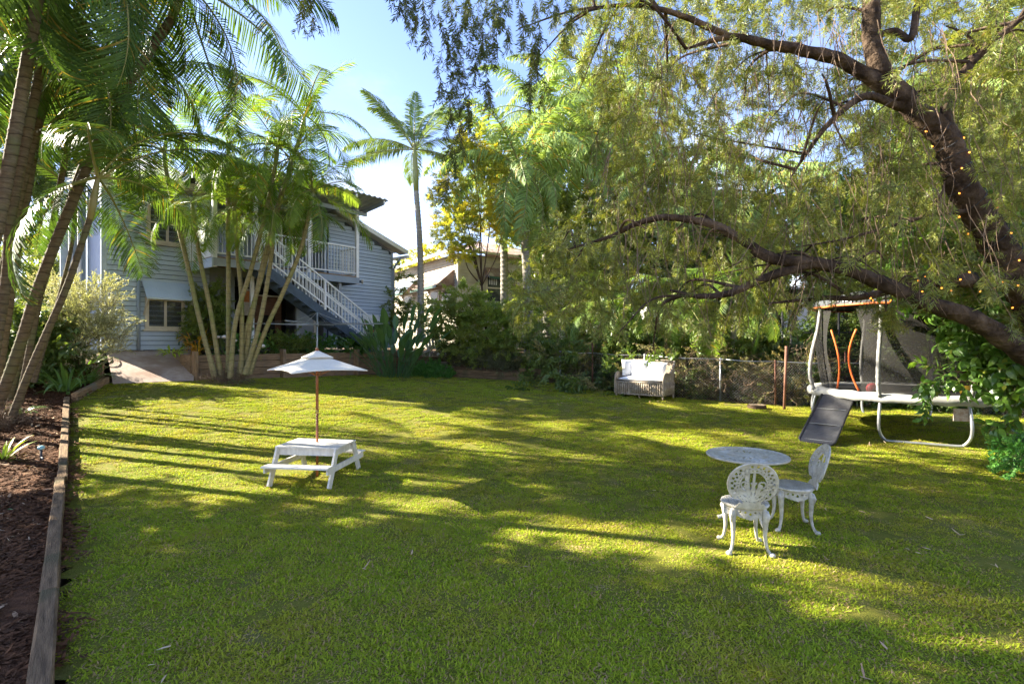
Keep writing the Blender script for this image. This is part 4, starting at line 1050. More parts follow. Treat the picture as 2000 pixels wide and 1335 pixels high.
mb = MB(); mb.lathe([(.01, RZ - .03), (1.4, RZ - .03), (1.4, RZ - .02), (.01, RZ - .02)], 48); mb.build('mat', M_black, tp)
mb = MB(); vs = []; fs = []; N = 72
for k in range(N):
    a = 2 * PI * k / N; j = .012 * math.sin(k * 2.1) 
    for (r, z) in ((1.36, RZ + .0), (1.5, RZ + .03 + j), (TRR, RZ + .02), (TRR + .04, RZ - .03 + j), (TRR + .035, RZ - .12 + j), (TRR + .01, RZ - .12 + j), (1.36, RZ - .01)): vs.append(pol(a, r, z))
for k in range(N):
    for i in range(7): fs.append((k * 7 + i, ((k + 1) % N) * 7 + i, ((k + 1) % N) * 7 + (i + 1) % 7, k * 7 + (i + 1) % 7))
mb._add(vs, fs); mb.build('spring_pad', M_pad, tp, True)
MB().tube(circ(TRR - .02, RZ - .06), .03, 8, False).build('frame_ring', M_steel, tp, True)
ha = R(21); ETOP = 2.42
for k, ac in enumerate((R(-120), R(-30), R(60), R(150))):
    P0, P1 = ac - ha, ac + ha
    pa = [pol(P0, TRR - .02, RZ - .08), pol(P0, TRR + .02, .42), pol(P0, TRR + .02, .16)]
    def foot(t, zz=.022): 
        a_, b_ = Vector(pol(P0, TRR + .0, zz)), Vector(pol(P1, TRR + .0, zz)); return a_.lerp(b_, t)
    pts_ = catmull([Vector(pol(P0, TRR - .02, RZ - .08)), Vector(pol(P0, TRR + .05, .45)), Vector(pol(P0, TRR + .04, .2)), foot(.05, .05), foot(.14), foot(.5), foot(.86), foot(.95, .05), Vector(pol(P1, TRR + .04, .2)), Vector(pol(P1, TRR + .05, .45)), Vector(pol(P1, TRR - .02, RZ - .08))], 6)
    MB().tube(pts_, .024, 8).build('leg', M_steel, tp, True)
    for P_ in (P0, P1):
        pp = catmull([pol(P_, TRR + .03, RZ - .02), pol(P_, TRR + .10, RZ + .28), pol(P_, TRR + .06, RZ + .7), pol(P_, TRR - .04, RZ + 1.15), pol(P_, TRR - .10, ETOP)], 8)
        rs = [.034 + .004 * math.sin(i * 2.3) for i in range(len(pp))]
        MB().tube(pp, rs, 9).build('pole', M_sleeve, tp, True)
# roof shade and its orange hem
mb = MB(); vs = []; fs = []; N = 72
for k in range(N):
    a = 2 * PI * k / N
    for (r, z) in ((TRR - .06, ETOP - .02), (TRR - .10, ETOP + .14), (TRR * .6, ETOP + .27), (.05, ETOP + .34)): vs.append(pol(a, r + .01 * math.sin(3 * k), z))
for k in range(N):
    for i in range(3): fs.append((k * 4 + i, ((k + 1) % N) * 4 + i, ((k + 1) % N) * 4 + i + 1, k * 4 + i + 1))
mb._add(vs, fs); roof_t = mb.build('shade_roof', mat('charcoal_shade_cloth', (0.075, 0.08, 0.085), (0.05, 0.052, 0.056), .8, 8), tp, True)
MB().tube([pol(2 * PI * k / 64, TRR - .055, ETOP - .02 - .012 * (k % 8 == 0)) for k in range(65)], .022, 6, False).build('hem', M_otrim, roof_t, True)
# net wall, with the doorway parted between two orange edges
door0, door1 = R(183), R(203)
def net_r(z): t = (z - RZ) / (ETOP - RZ); return 1.42 + .10 * t + .05 * math.sin(PI * t)
def net_wall(a0, a1, n, pinch0=0.0, pinch1=0.0):
    vs = []; fs = []; m = 14
    for i in range(n + 1):
        for j in range(m + 1):
            z = RZ + (ETOP - RZ) * j / m; t = j / m; s = i / n
            lo = a0 + pinch0 * math.sin(PI * min(1, t * 1.05)); hi = a1 - pinch1 * math.sin(PI * min(1, t * 1.05))
            vs.append(pol(lo + (hi - lo) * s, net_r(z) + .012 * math.sin(i * .9) * math.sin(PI * t), z))
    for i in range(n):
        for j in range(m): fs.append((i * (m + 1) + j, (i + 1) * (m + 1) + j, (i + 1) * (m + 1) + j + 1, i * (m + 1) + j + 1))
    mb = MB(); mb._add(vs, fs); return mb
nt_ = net_wall(door1, door0 + 2 * PI, 64, R(5), R(5)).build('net', M_net, tp, True)
for (a, sg) in ((door0 - R(1), 1), (door1 + R(3), -1)):
    pp = []
    for j in range(15):
        t = j / 14; z = RZ + .03 + 1.12 * t; pp.append(pol(a + sg * R(8) * math.sin(PI * (.12 + .8 * t)), net_r(z) + .02, z))
    MB().tube(pp, .017, 6).build('door_edge', M_otrim, nt_, True)
MB().beam(pol(R(-99), TRR + .01, RZ - .26), pol(R(-107), TRR + .01, RZ - .26), .012, .20).build('label_tag', mat('tag_print', (0.5, 0.42, 0.36), (0.34, 0.22, 0.16), .6, 18), tp)
def text_obj(txt, size, m, parent, mw):
    cu = bpy.data.curves.new('lettering', 'FONT'); cu.body = txt; cu.size = size; cu.extrude = .002; cu.align_x = 'CENTER'; cu.materials.append(m)
    tmp = bpy.data.objects.new('lettering_curve', cu); me = bpy.data.meshes.new_from_object(tmp); bpy.data.objects.remove(tmp)
    if not me.materials: me.materials.append(m)
    o = link('lettering', me, parent); o.matrix_local = mw; return o
M_lett = mat('white_print', (0.8, 0.8, 0.8), None, .5)
la = R(199); lp = Vector(pol(la, TRR - .055, ETOP + .045))
ex = Vector((-math.sin(la), math.cos(la), 0)) * 1; ez = Vector((-.25 * math.cos(la), -.25 * math.sin(la), 1)).normalized(); ey = ex.cross(ez) * -1
mw = Matrix(((ex.x, ez.x, ex.cross(ez).x, lp.x), (ex.y, ez.y, ex.cross(ez).y, lp.y), (ex.z, ez.z, ex.cross(ez).z, lp.z), (0, 0, 0, 1)))
text_obj('vuly', .15, M_lett, tp, mw)
lc = lp - ex * .24 + ez * .045
MB().tube([lc + ex * (.045 * math.cos(t)) + ez * (.045 * math.sin(t)) for t in np.linspace(R(60), R(380), 22)], .009, 5).build('emblem', M_lett, tp, True)
# slide hooked to the rim
sd_ = thing('trampoline_slide', 'black fabric slide sloping from the trampoline rim to the grass', 'slide', (TC.x - 1.6, TC.y - .37, tzg))
sa, sb = Vector((.02, 0, RZ - .07)), Vector((-.95, -.93, .03)); sdv = (sb - sa).normalized(); sw_ = Vector((-sdv.y, sdv.x, 0)).normalized() * .255
vs = []; fs = []
for i in range(13):
    t = i / 12; p = sa.lerp(sb, t); sag = -.03 * math.sin(PI * t) + .006 * math.sin(t * 26)
    for j in range(7): s = j / 3 - 1; vs.append(p + sw_ * s + Vector((0, 0, sag * (1 - s * s))))
for i in range(12):
    for j in range(6): fs.append((i * 7 + j, i * 7 + j + 1, i * 7 + j + 8, i * 7 + j + 7))
mb = MB(); mb._add(vs, fs); mb.build('slide_sheet', mat('slide_fabric', (0.035, 0.034, 0.034), (0.055, 0.054, 0.054), .42, 9, .3, 25, spec=.5), sd_, True)
fr_ = [sa + sw_ * 1.05, sb + sw_ * 1.05 - sdv * .06, sb + sw_ * .9 + Vector((0, 0, -.01)), sb - sw_ * .9 + Vector((0, 0, -.01)), sb - sw_ * 1.05 - sdv * .06, sa - sw_ * 1.05]
MB().tube(fr_, .02, 8).build('frame', M_black, sd_, True)
for t in (.3, .62, .93): MB().beam(sa.lerp(sb, t) - sw_ * .98 + Vector((0, 0, -.012)), sa.lerp(sb, t) + sw_ * .98 + Vector((0, 0, -.012)), .03, .006).build('seam', M_steel, sd_)
# balls on the mat
def ball(label, x, y, r, m):
    mb = MB(); mb.lathe([(max(.002, r * math.sin(t)), -r * math.cos(t)) for t in np.linspace(.02, PI - .02, 13)], 20)
    o = mb.build('ball', m, None, True, loc=(TC.x + x, TC.y + y, tzg + RZ - .02 + r)); tag(o, label, 'ball', 'balls on the trampoline mat', 'thing')
ball('red ball lying inside the trampoline doorway', -1.12, -.62, .10, mat('red_rubber', (0.45, 0.05, 0.06), (0.35, 0.04, 0.05), .4, 4))
ball('yellow ball lying on the trampoline near the leafy branch', .10, -1.18, .10, mat('yellow_rubber', (0.50, 0.33, 0.02), (0.40, 0.26, 0.02), .45, 4))

# ------------------------------------------------------------------ rotary clothesline
cl = thing('clothesline', 'steel rotary clothesline with long thin arms behind the umbrella', 'clothesline', (-6.05, 15.9, gz(-6, 15.9)), R(18))
ch = 1.66
MB().tube([(0, 0, -.05), (0, 0, ch + .38)], .028, 10).build('post', M_steel, cl, True)
for k in range(4):
    a = PI / 2 * k + R(-18); d = Vector((math.cos(a), math.sin(a), 0))
    ar = MB().tube([d * .02 + Vector((0, 0, ch)), d * 1.15 + Vector((0, 0, ch + .02)), d * 2.25 + Vector((0, 0, ch + .03))], .017, 6).build('arm', M_steel, cl, True)
    MB().tube([d * .03 + Vector((0, 0, ch + .36)), d * .85 + Vector((0, 0, ch + .03))], .009, 5).build('brace', M_steel, ar)
for r in (.9, 1.4, 1.9, 2.22):
    for k in range(4):
        a = PI / 2 * k + R(-18); b = a + PI / 2
        MB().tube([(r * math.cos(a), r * math.sin(a), ch + .035), (r * .68 * (math.cos(a) + math.cos(b)) / 1.36, r * .68 * (math.sin(a) + math.sin(b)) / 1.36, ch + .02), (r * math.cos(b), r * math.sin(b), ch + .035)], .0025, 3).build('line', M_steel, cl)
MB().tube([(0, 0, ch - .05), (0, 0, ch + .08)], .045, 10).build('crank_box', M_steel, cl, True)

# ------------------------------------------------------------------ chain wire fence
FP = [(1.5, 15.95), (2.35, 14.95), (3.6, 13.9), (5.2, 12.78), (6.35, 12.35), (8.3, 12.75), (10.5, 12.3), (13.2, 10.3)]
cf = thing('chain_wire_fence', 'old chain wire fence with steel posts along the overgrown boundary', 'fence', (FP[0][0], FP[0][1], 0))
fo = Vector(cf.location); FHH = 1.05
M_rustp = mat('rusty_pipe', (0.20, 0.09, 0.055), (0.12, 0.055, 0.035), .8, 14)
for i, (x, y) in enumerate(FP):
    z = gz(x, y); MB().tube([(x - fo.x, y - fo.y, z - .05), (x - fo.x, y - fo.y, z + FHH + (.28 if i in (1, 5) else .04))], .024, 8).build('post', M_rustp if i in (1, 4, 5) else M_steel, cf, True)
for i in range(len(FP) - 1):
    a, b = Vector((*FP[i], gz(*FP[i]) + FHH)) - fo, Vector((*FP[i + 1], gz(*FP[i + 1]) + FHH)) - fo
    mid = (a + b) / 2 - Vector((0, 0, .03)); MB().tube([a, mid, b], .014, 6).build('top_rail', M_steel, cf, True)
    L_ = (b - a).length; n = int(L_ / .07); wire = MB(); d = (b - a) / n; dn = Vector((0, 0, -1))
    steps = int(FHH / .07)
    for k in range(-steps, n + 1):
        for sg in (1, -1):
            p = []
            for s in (0, steps):
                q = k + s if sg > 0 else k + steps - s
                p.append((q, s))
            (q0, s0), (q1, s1) = p
            # clip to the bay
            def pt_(q, s): return a + d * q + dn * (.07 * s)
            if q0 > q1: q0, s0, q1, s1 = q1, s1, q0, s0
            if q1 <= 0 or q0 >= n: continue
            if q0 < 0: t = -q0 / (q1 - q0); s0 = s0 + (s1 - s0) * t; q0 = 0
            if q1 > n: t = (n - q0) / (q1 - q0); s1 = s0 + (s1 - s0) * t; q1 = n
            wire.tube([pt_(q0, s0), pt_(q1, s1)], .0022, 3, False)
    w_ = wire.build('wire_mesh', M_steel, cf); w_['kind'] = 'stuff'

# stump slice, steps, seats, lamp
def stump(name, label, cat, loc, r, h, m_side, m_top):
    t = thing(name, label, cat, loc); mb = MB(); mb.lathe([(r * 1.08, -.05), (r * 1.0, h * .6), (r * .97, h)], 18)
    mb.v = [(x * (1 + .06 * math.sin(3 * math.atan2(y, x) + 1)), y * (1 + .05 * math.cos(2 * math.atan2(y, x))), z) for x, y, z in mb.v]; mb.build('bark', m_side, t)
    mb = MB(); mb.lathe([(r * .90, h + .001), (r * .3, h + .012)], 18); mb.build('cut_face', m_top, t); return t
M_bark = mat('brown_bark', (0.13, 0.085, 0.055), (0.055, 0.036, 0.025), .95, 5, 1.0, 14, spec=.1, stretch=(2.2, 2.2, .6))
M_cutw = mat('cut_wood', (0.42, 0.31, 0.19), (0.30, 0.21, 0.12), .8, 9, .2, 40)
stump('wood_slice', 'pale round cut log slice lying on the lawn near the fence', 'log', (5.62, 11.75, gz(5.62, 11.75)), .20, .09, M_bark, M_cutw)
stump('tree_stump', 'stout brown palm stump behind the wire fence', 'stump', (7.0, 13.3, .4), .26, .95, M_bark, M_bark)
fr2 = thing('black_frame', 'tall black metal trellis frame standing behind the fence', 'frame', (7.5, 14.2, .35), R(-20))
M_blk = mat('black_metal', (0.02, 0.02, 0.022), None, .5)
for x in (0, .22, 1.35): MB().tube([(x, 0, 0), (x, 0, 2.35)], .03, 8).build('upright', M_blk, fr2, True)
for z in (.9, 1.3, 1.75): MB().tube([(.22, 0, z), (1.9, 0, z)], .014, 6).build('bar', M_blk, fr2, True)
pb = thing('rusty_pole', 'leaning rusty steel pole in front of the black frame', 'pole', (6.22, 11.7, gz(6.2, 11.7)))
MB().tube([(0, 0, -.05), (.06, .02, 1.45)], .03, 8).build('pipe', M_rustp, pb, True)
# steps and small deck for the adirondack chair
dkc = thing('small_deck', 'small low timber deck carrying the white slatted chair', 'deck', (-3.0, 19.6, 1.12), R(15))
for k in range(9): MB().box((-1.0, -.55 + k * .125, .16), (1.3, -.55 + k * .125 + .115, .19)).build('board', M_sleeper, dkc)
MB().box((-1.0, -.58, -.1), (1.3, -.552, .155)).build('fascia', M_sleeper_old, dkc)
for k, (x, y, z) in enumerate(((-2.75, 18.78, 1.13), (-2.45, 18.52, .98), (-2.1, 18.3, .83))):
    s = MB().cham((-.42, -.16, -.16), (.42, .16, 0), .01).build('step', mat('stone_step', (0.36, 0.27, 0.20), (0.25, 0.18, 0.13), .85, 6, .3, 40), None, loc=(x, y, z), rot=(0, 0, R(-12)))
    tag(s, ('top', 'middle', 'lowest')[k] + ' stone step of the three leading up to the small deck', 'step', 'garden steps', 'thing')
ac_ = thing('slatted_chair', 'white slatted wooden garden chair on the small deck', 'chair', (-2.95, 19.55, 1.31), R(28))
for k in range(5):
    x = -.24 + k * .12; MB().beam((x, .12, .30), (x * 1.15, .42, .95 - .05 * abs(k - 2)), .10, .018, up=(0, 1, 0)).build('back_slat', M_white, ac_)
    MB().box((-.27, -.42 + k * .11, .36 - k * .022), (.27, -.42 + k * .11 + .095, .378 - k * .022)).build('seat_slat', M_white, ac_)
for s in (-1, 1):
    MB().box((s * .36 - .06, -.45, .56), (s * .36 + .06, .30, .58)).build('arm', M_white, ac_); MB().box((s * .33 - .012, -.40, 0), (s * .33 + .012, -.30, .56)).build('leg', M_white, ac_)
    MB().beam((s * .30, -.42, .33), (s * .30, .62, .02), .02, .10).build('side_rail', M_white, ac_)
stb = thing('side_table', 'small white square side table beside the slatted chair', 'table', (-2.3, 19.35, 1.31), R(10))
MB().box((-.24, -.24, .40), (.24, .24, .43)).build('tabletop', M_white, stb)
for x in (-.21, .21):
    for y in (-.21, .21): MB().box((x - .025, y - .025, 0), (x + .025, y + .025, .40)).build('leg', M_white, stb)
st2 = thing('stool', 'small white stool half hidden by twigs beside the side table', 'stool', (-1.85, 19.25, 1.31), R(-8))
MB().box((-.22, -.2, .50), (.22, .2, .535)).build('seat', M_white, st2); MB().box((-.22, -.19, .2), (.22, -.17, .26)).build('rail', M_white, st2)
for x in (-.19, .19):
    for y in (-.17, .17): MB().box((x - .025, y - .025, 0), (x + .025, y + .025, .50)).build('leg', M_white, st2)
sl_ = thing('garden_tap', 'small black garden tap fitting with pale blue cap beside the timber edging', 'tap', (-6.62, 7.2, bedz(-6.62, 7.2)))
MB().tube([(0, 0, -.05), (0, 0, .17)], .016, 8).build('riser', M_black, sl_, True)
MB().lathe([(.03, .165), (.042, .18), (.042, .205), (.02, .22)], 12).build('cap', mat('pale_blue_plastic', (0.28, 0.55, 0.60), None, .4), sl_, True)
MB().tube([(.0, 0, .06), (.05, -.03, .05), (.07, -.05, .02)], .014, 6).build('spout', M_black, sl_, True)
# ================================================================== plants
def px_path(P): return [at(*p) for p in P]
M_palmt = mat('ringed_palm_trunk', (0.17, 0.135, 0.085), (0.10, 0.078, 0.048), .85, 5, .4, 30, spec=.15, stretch=(2, 2, 7), c3=(0.13, 0.13, 0.065), s3=1.4, rings=.15, rcol=(.03, .022, .015))
M_cane = mat('green_cane_trunk', (0.30, 0.25, 0.12), (0.21, 0.18, 0.08), .6, 5, .2, 30, spec=.3, stretch=(2, 2, 5), c3=(0.20, 0.21, 0.07), s3=1.6, rings=.2, rcol=(0.14, 0.11, 0.05))
M_greyt = mat('grey_palm_trunk', (0.30, 0.275, 0.23), (0.20, 0.18, 0.15), .85, 4, .4, 24, spec=.15, stretch=(2, 2, 8), rings=.13, rcol=(0.12, 0.10, 0.08))
M_palet = mat('pale_palm_trunk', (0.40, 0.37, 0.31), (0.28, 0.25, 0.21), .85, 4, .4, 24, spec=.15, stretch=(2, 2, 8), rings=.13, rcol=(0.18, 0.155, 0.125))
M_shaft = mat('green_crownshaft', (0.20, 0.25, 0.075), (0.26, 0.24, 0.09), .4, 4, spec=.4, stretch=(2, 2, .6))
M_rachis = mat('frond_stalk', (0.17, 0.19, 0.055), (0.24, 0.22, 0.08), .5, 6, spec=.3)
M_deadf = leafmat('dead_frond', (0.22, 0.15, 0.09), (0.34, 0.26, 0.17), None, trans=.2, rough=.8, spec=.1)
M_king = leafmat('dark_palm_leaflet', (0.022, 0.050, 0.011), (0.055, 0.090, 0.016), None, trans=.25, rough=.5, spec=.22, dead=(0.22, 0.17, 0.03), deadt=.95, tc=1.9)
M_canef = leafmat('cane_palm_leaflet', (0.040, 0.085, 0.012), (0.10, 0.14, 0.022), None, trans=.34, rough=.5, spec=.22, dead=(0.26, 0.20, 0.03), deadt=.93, tc=1.9)
M_queen = leafmat('queen_palm_leaflet', (0.062, 0.100, 0.026), (0.13, 0.17, 0.055), None, gain=2.3, trans=.28, rough=.5, spec=.22, dead=(0.33, 0.24, 0.04), deadt=.93, tc=1.8)
M_tall = leafmat('pale_palm_leaflet', (0.050, 0.082, 0.028), (0.095, 0.13, 0.045), None, trans=.22, rough=.5, spec=.22, tc=1.7)

def frond_mesh(seed, L=2.0, n=42, lmax=.5, arch=60, vee=.3, droop=40, fwd=.7, width=.03, petiole=.14, plum=0.0, mt=None, yellow=0.0, side=0.0):
    rg = np.random.default_rng(seed); Lf = Leafy(); m = 26
    pts_ = [np.zeros(3)]; tan = []
    for i in range(m):
        t = (i + .5) / m; a = -R(arch) * t ** 1.25; b = R(side) * t
        d = np.array([math.cos(a) * math.cos(b), math.cos(a) * math.sin(b), math.sin(a)]); tan.append(d); pts_.append(pts_[-1] + d * L / m)
    tan.append(tan[-1])
    Lf.tube([Vector(p) for p in pts_], list(np.linspace(.022, .003, m + 1) * (L / 2.2)), 4, 1)
    for k in range(n):
        s = (k + .5) / n; t = petiole + (1 - petiole) * s ** .92; i = min(m - 1, int(t * m)); f = t * m - i
        p = pts_[i] * (1 - f) + pts_[i + 1] * f; T = tan[i]; up = np.array([-T[2], 0, T[0]]); lat = np.array([0, 1.0, 0])
        ll = lmax * (math.sin(PI * (.14 + .80 * s)) ** .75) * rg.uniform(.88, 1.08)
        for sg in (-1, 1):
            v = vee + rg.uniform(-.10, .10) + plum * rg.uniform(-1, 1)
            d = T * (fwd * (.7 + .7 * s) + rg.uniform(-.06, .06)) + lat * sg + up * v
            bend = R(droop) * rg.uniform(.7, 1.35)
            if rg.random() < .03: continue
            vs, fs = leaf_strip(p, d, up * 1.0 + np.array([0, 0, .6]), ll, width * rg.uniform(.8, 1.15), 3, bend=bend, prof=(.45, 1.0, .8, .06))
            Lf.add(vs, fs, min(1.0, rg.random() * (1 - yellow) + yellow * rg.uniform(.6, 1.0)))
    return Lf.mesh('frond', (mt, M_rachis))
F_king = [frond_mesh(100 + k, 2.8, 62, .84, 62 + 12 * k, -.05 + .12 * k, 62 - 6 * k, .62, .026, mt=M_king, side=(-14, 10, 18)[k]) for k in range(3)]
F_cane = [frond_mesh(120 + k, 2.1, 46, .60, 58 + 14 * k, .32 - .1 * k, 40 + 8 * k, .75, .024, mt=M_canef, side=(-10, 12, 20)[k]) for k in range(3)] + [frond_mesh(128, 1.8, 36, .48, 80, .1, 60, .7, .030, mt=M_canef, yellow=.8)]
F_queen = [frond_mesh(140 + k, 3.3, 74, .62, 78 + 16 * k, .1, 85, .55, .044, .10, plum=.5, mt=M_queen, side=(-8, 12, 16)[k]) for k in range(3)] + [frond_mesh(148, 3.2, 60, .6, 105, 0, 95, .5, .026, .1, plum=.5, mt=M_queen, yellow=.75)]
F_tall = [frond_mesh(160 + k, 2.4, 56, .62, 28 + 34 * k, .2, 70, .8, .04, mt=M_tall, side=(-8, 10)[k]) for k in range(2)]
F_dead = [frond_mesh(170 + k, 2.6, 40, .5, 60, -.2, 110, .4, .022, .05, plum=.4, mt=M_deadf) for k in range(2)]

def ringed(mb, path, r0, r1, step, bulge, n=9, sub=5):
    pts_ = catmull(path, 7); L = 0; cum = [0]
    for a, b in zip(pts_[:-1], pts_[1:]): L += (b - a).length; cum.append(L)
    m = max(6, int(L / step)); P_ = []; rs = []
    def pos(s):
        i = min(len(cum) - 2, max(0, int(np.searchsorted(cum, s)) - 1)); f = (s - cum[i]) / max(1e-6, cum[i + 1] - cum[i]); return pts_[i].lerp(pts_[i + 1], f)
    for k in range(m):
        s = L * k / m; r = r0 + (r1 - r0) * k / m + .35 * r0 * max(0, 1 - k / m * 7) ** 2
        for q, g in ((0, 1 + bulge), (.12, 1.0), (.85, 1 - bulge * .3)): P_.append(pos(s + q * L / m)); rs.append(r * g)
    P_.append(pos(L)); rs.append(r1); mb.tube(P_, rs, n); return pts_
def palm(name, label, path, r0, r1, fronds, nf, el=(10, 75), fs=1.0, seed=0, shaft=.6, trunk_m=M_palmt, step=.14, group=None, dead=0, spear=True, azs=None, shaft_m=None, cat='palm tree'):
    rg = random.Random(seed); base = Vector(path[0]); pal = thing(name, label, cat, base, 0, group)
    loc = [Vector(p) - base for p in path]
    mb = MB(); pts_ = ringed(mb, loc, r0, r1, step, .10); mb.build('trunk', trunk_m, pal, True)
    top = pts_[-1]; d = (pts_[-1] - pts_[-3]).normalized(); d = (d * .6 + Vector((0, 0, .4))).normalized()
    if shaft: MB().tube([top - d * .02, top + d * shaft * .35, top + d * shaft * .8, top + d * shaft * 1.05], [r1 * 1.0, r1 * 1.25, r1 * .85, r1 * .45], 9).build('crownshaft', shaft_m or M_shaft, pal, True)
    c = top + d * shaft * .92
    a0 = rg.random() * 6.28
    for k in range(nf):
        az = (a0 + k * 2.399 + rg.uniform(-.25, .25)) if azs is None else R(azs[k % len(azs)]) + rg.uniform(-.15, .15)
        e = R(el[0] + (el[1] - el[0]) * (1 - k / max(1, nf - 1)) + rg.uniform(-8, 8))
        link('frond', fronds[(k + seed) % len(fronds)] if rg.random() < .8 else rg.choice(fronds), pal, c + Vector((math.cos(az), math.sin(az), 0)) * r1 * .4, (rg.uniform(-.35, .35), -e, az), fs * rg.uniform(.88, 1.1))
    if spear: link('frond', fronds[0], pal, c, (0, -R(84), a0), (fs * .62, fs * .16, fs * .3))
    for k in range(dead):
        az = rg.random() * 6.28; link('dead_frond', rg.choice(F_dead), pal, top - d * .1, (rg.uniform(-.5, .5), R(rg.uniform(45, 72)), az), fs * rg.uniform(.6, .95))
    return pal
GL = 'palms of the clump over the mulch bed'
palm('palm_tree', 'thick leaning palm whose trunk rises from mulch bed to the top edge', px_path([(-25, 850, 9.3), (40, 670, 9.2), (78, 552, 9.1), (158, 354, 9.0), (229, 202, 8.9), (335, 35, 8.9)]), 0.090, 0.067, F_king, 15, (-45, 70), 1.05, 1, .75, group=GL)
palm('palm_tree', 'slim leaning palm with pale tan crownshaft and fronds across the house wall', px_path([(5, 862, 9.0), (60, 720, 8.9), (130, 560, 8.8), (176, 425, 8.7)]), 0.064, 0.047, F_king, 7, (-28, 62), .84, 2, .75, group=GL, shaft_m=mat('tan_crownshaft', (0.30, 0.25, 0.12), (0.22, 0.21, 0.08), .5, 4), azs=(-10, 25, -55, 60, 170, 110, -120, 200, -30, 5))
palm('palm_tree', 'upright ringed palm trunk nearest the left frame edge, crown out of view', px_path([(-60, 900, 7.4), (-20, 520, 7.3), (0, 420, 7.2), (45, 170, 7.1), (72, 0, 7.0), (90, -150, 6.9)]), 0.087, 0.071, F_king, 13, (-60, 45), 1.05, 3, .8, group=GL)
palm('palm_tree', 'dark palm trunk just behind the frontmost leftmost one, leaning right', px_path([(-40, 860, 8.3), (10, 560, 8.2), (22, 420, 8.1), (60, 230, 8.0), (105, 0, 7.9), (125, -90, 7.8)]), 0.074, 0.060, F_king, 13, (-60, 45), 1.0, 4, .75, group=GL)
palm('palm_tree', 'greenish palm stem at the left edge above the strappy plants', px_path([(-12, 800, 9.6), (18, 600, 9.5), (32, 500, 9.5), (62, 330, 9.4), (82, 180, 9.4)]), 0.067, 0.053, F_king, 9, (-25, 62), .95, 5, .7, group=GL)
palm('palm_tree', 'short dark palm behind the clump with its crown under the leaning palm', px_path([(30, 822, 10.2), (62, 660, 10.2), (110, 400, 10.2), (128, 303, 10.1), (140, 240, 10.1)]), 0.060, 0.050, F_king, 10, (-25, 65), .95, 6, .6, group=GL)
palm('palm_tree', 'thin pale palm stem standing just left of the silvery shrub', px_path([(66, 745, 10.9), (104, 620, 10.9), (136, 500, 10.8), (146, 425, 10.8)]), 0.040, 0.034, F_king, 6, (-10, 70), .6, 7, .5, group=GL)

palm('palm_tree', 'palm behind the leaning trunk, its dense crown high over the bed', px_path([(10, 800, 10.6), (70, 600, 10.5), (150, 350, 10.3), (215, 205, 10.2)]), 0.067, 0.053, F_king, 11, (-45, 65), .95, 9, .6, group=GL)
palm('palm_tree', 'palm whose dark crown fills the upper left corner', px_path([(-60, 860, 8.8), (-10, 600, 8.8), (60, 300, 8.7), (118, 100, 8.6)]), 0.067, 0.053, F_king, 10, (-50, 60), .9, 10, .6, group=GL)
GM = 'cane palms of the clump by the retaining wall'
canes = [
 ('leftmost leaning cane palm of the clump by the retaining wall', [(421, 738), (391, 628), (364, 507), (336, 390), (324, 330)], .9),
 ('second cane palm from the left in the retaining wall clump', [(432, 738), (412, 610), (391, 507), (379, 432)], .85),
 ('straight upright cane palm in the middle of the clump', [(446, 738), (446, 600), (446, 507), (445, 400), (446, 320)], .95),
 ('cane palm leaning right from the middle of the clump', [(450, 738), (460, 628), (491, 524), (519, 414), (538, 320)], 1.0),
 ('short upright ringed cane palm behind the leaning ones', [(472, 728), (472, 593), (465, 507), (459, 440)], .8),
 ('cane palm bowing right below the stair rail', [(466, 738), (481, 645), (515, 524), (540, 420), (562, 345)], .95),
 ('cane palm with pale green crownshaft before the white stair rail', [(479, 730), (508, 627), (529, 507), (534, 450)], .85),
 ('rightmost cane palm leaning far over towards the stairs', [(486, 728), (520, 640), (552, 572), (586, 490), (606, 410)], .95),
 ('tallest cane palm of the clump, crown above the deck roof', [(476, 732), (495, 600), (532, 440), (572, 310), (588, 262)], 1.0)]
for k, (lb_, pp, sc_) in enumerate(canes):
    D0 = 13.35 + .12 * (k % 3)
    z_ok = at(pp[0][0], pp[0][1], D0)
    palm('cane_palm', lb_, px_path([(x, y, D0 - .02 * i) for i, (x, y) in enumerate(pp)]), .062, .050, F_cane, 12, (-45, 76), sc_, 20 + k, .55, M_cane, .17, GM)
palm('tall_palm', 'tall lone palm with slender ringed trunk against the sky', px_path([(822, 668, 20), (822, 560, 20), (820, 470, 20), (813, 372, 20)]), .14, .10, F_tall, 15, (6, 88), 1.15, 41, 1.75, M_palet, .16, azs=(60, 100, 170, 20, 120, 200, 75, -20, 150, 185, 10))
GQ = 'queen palms behind the wire fence'
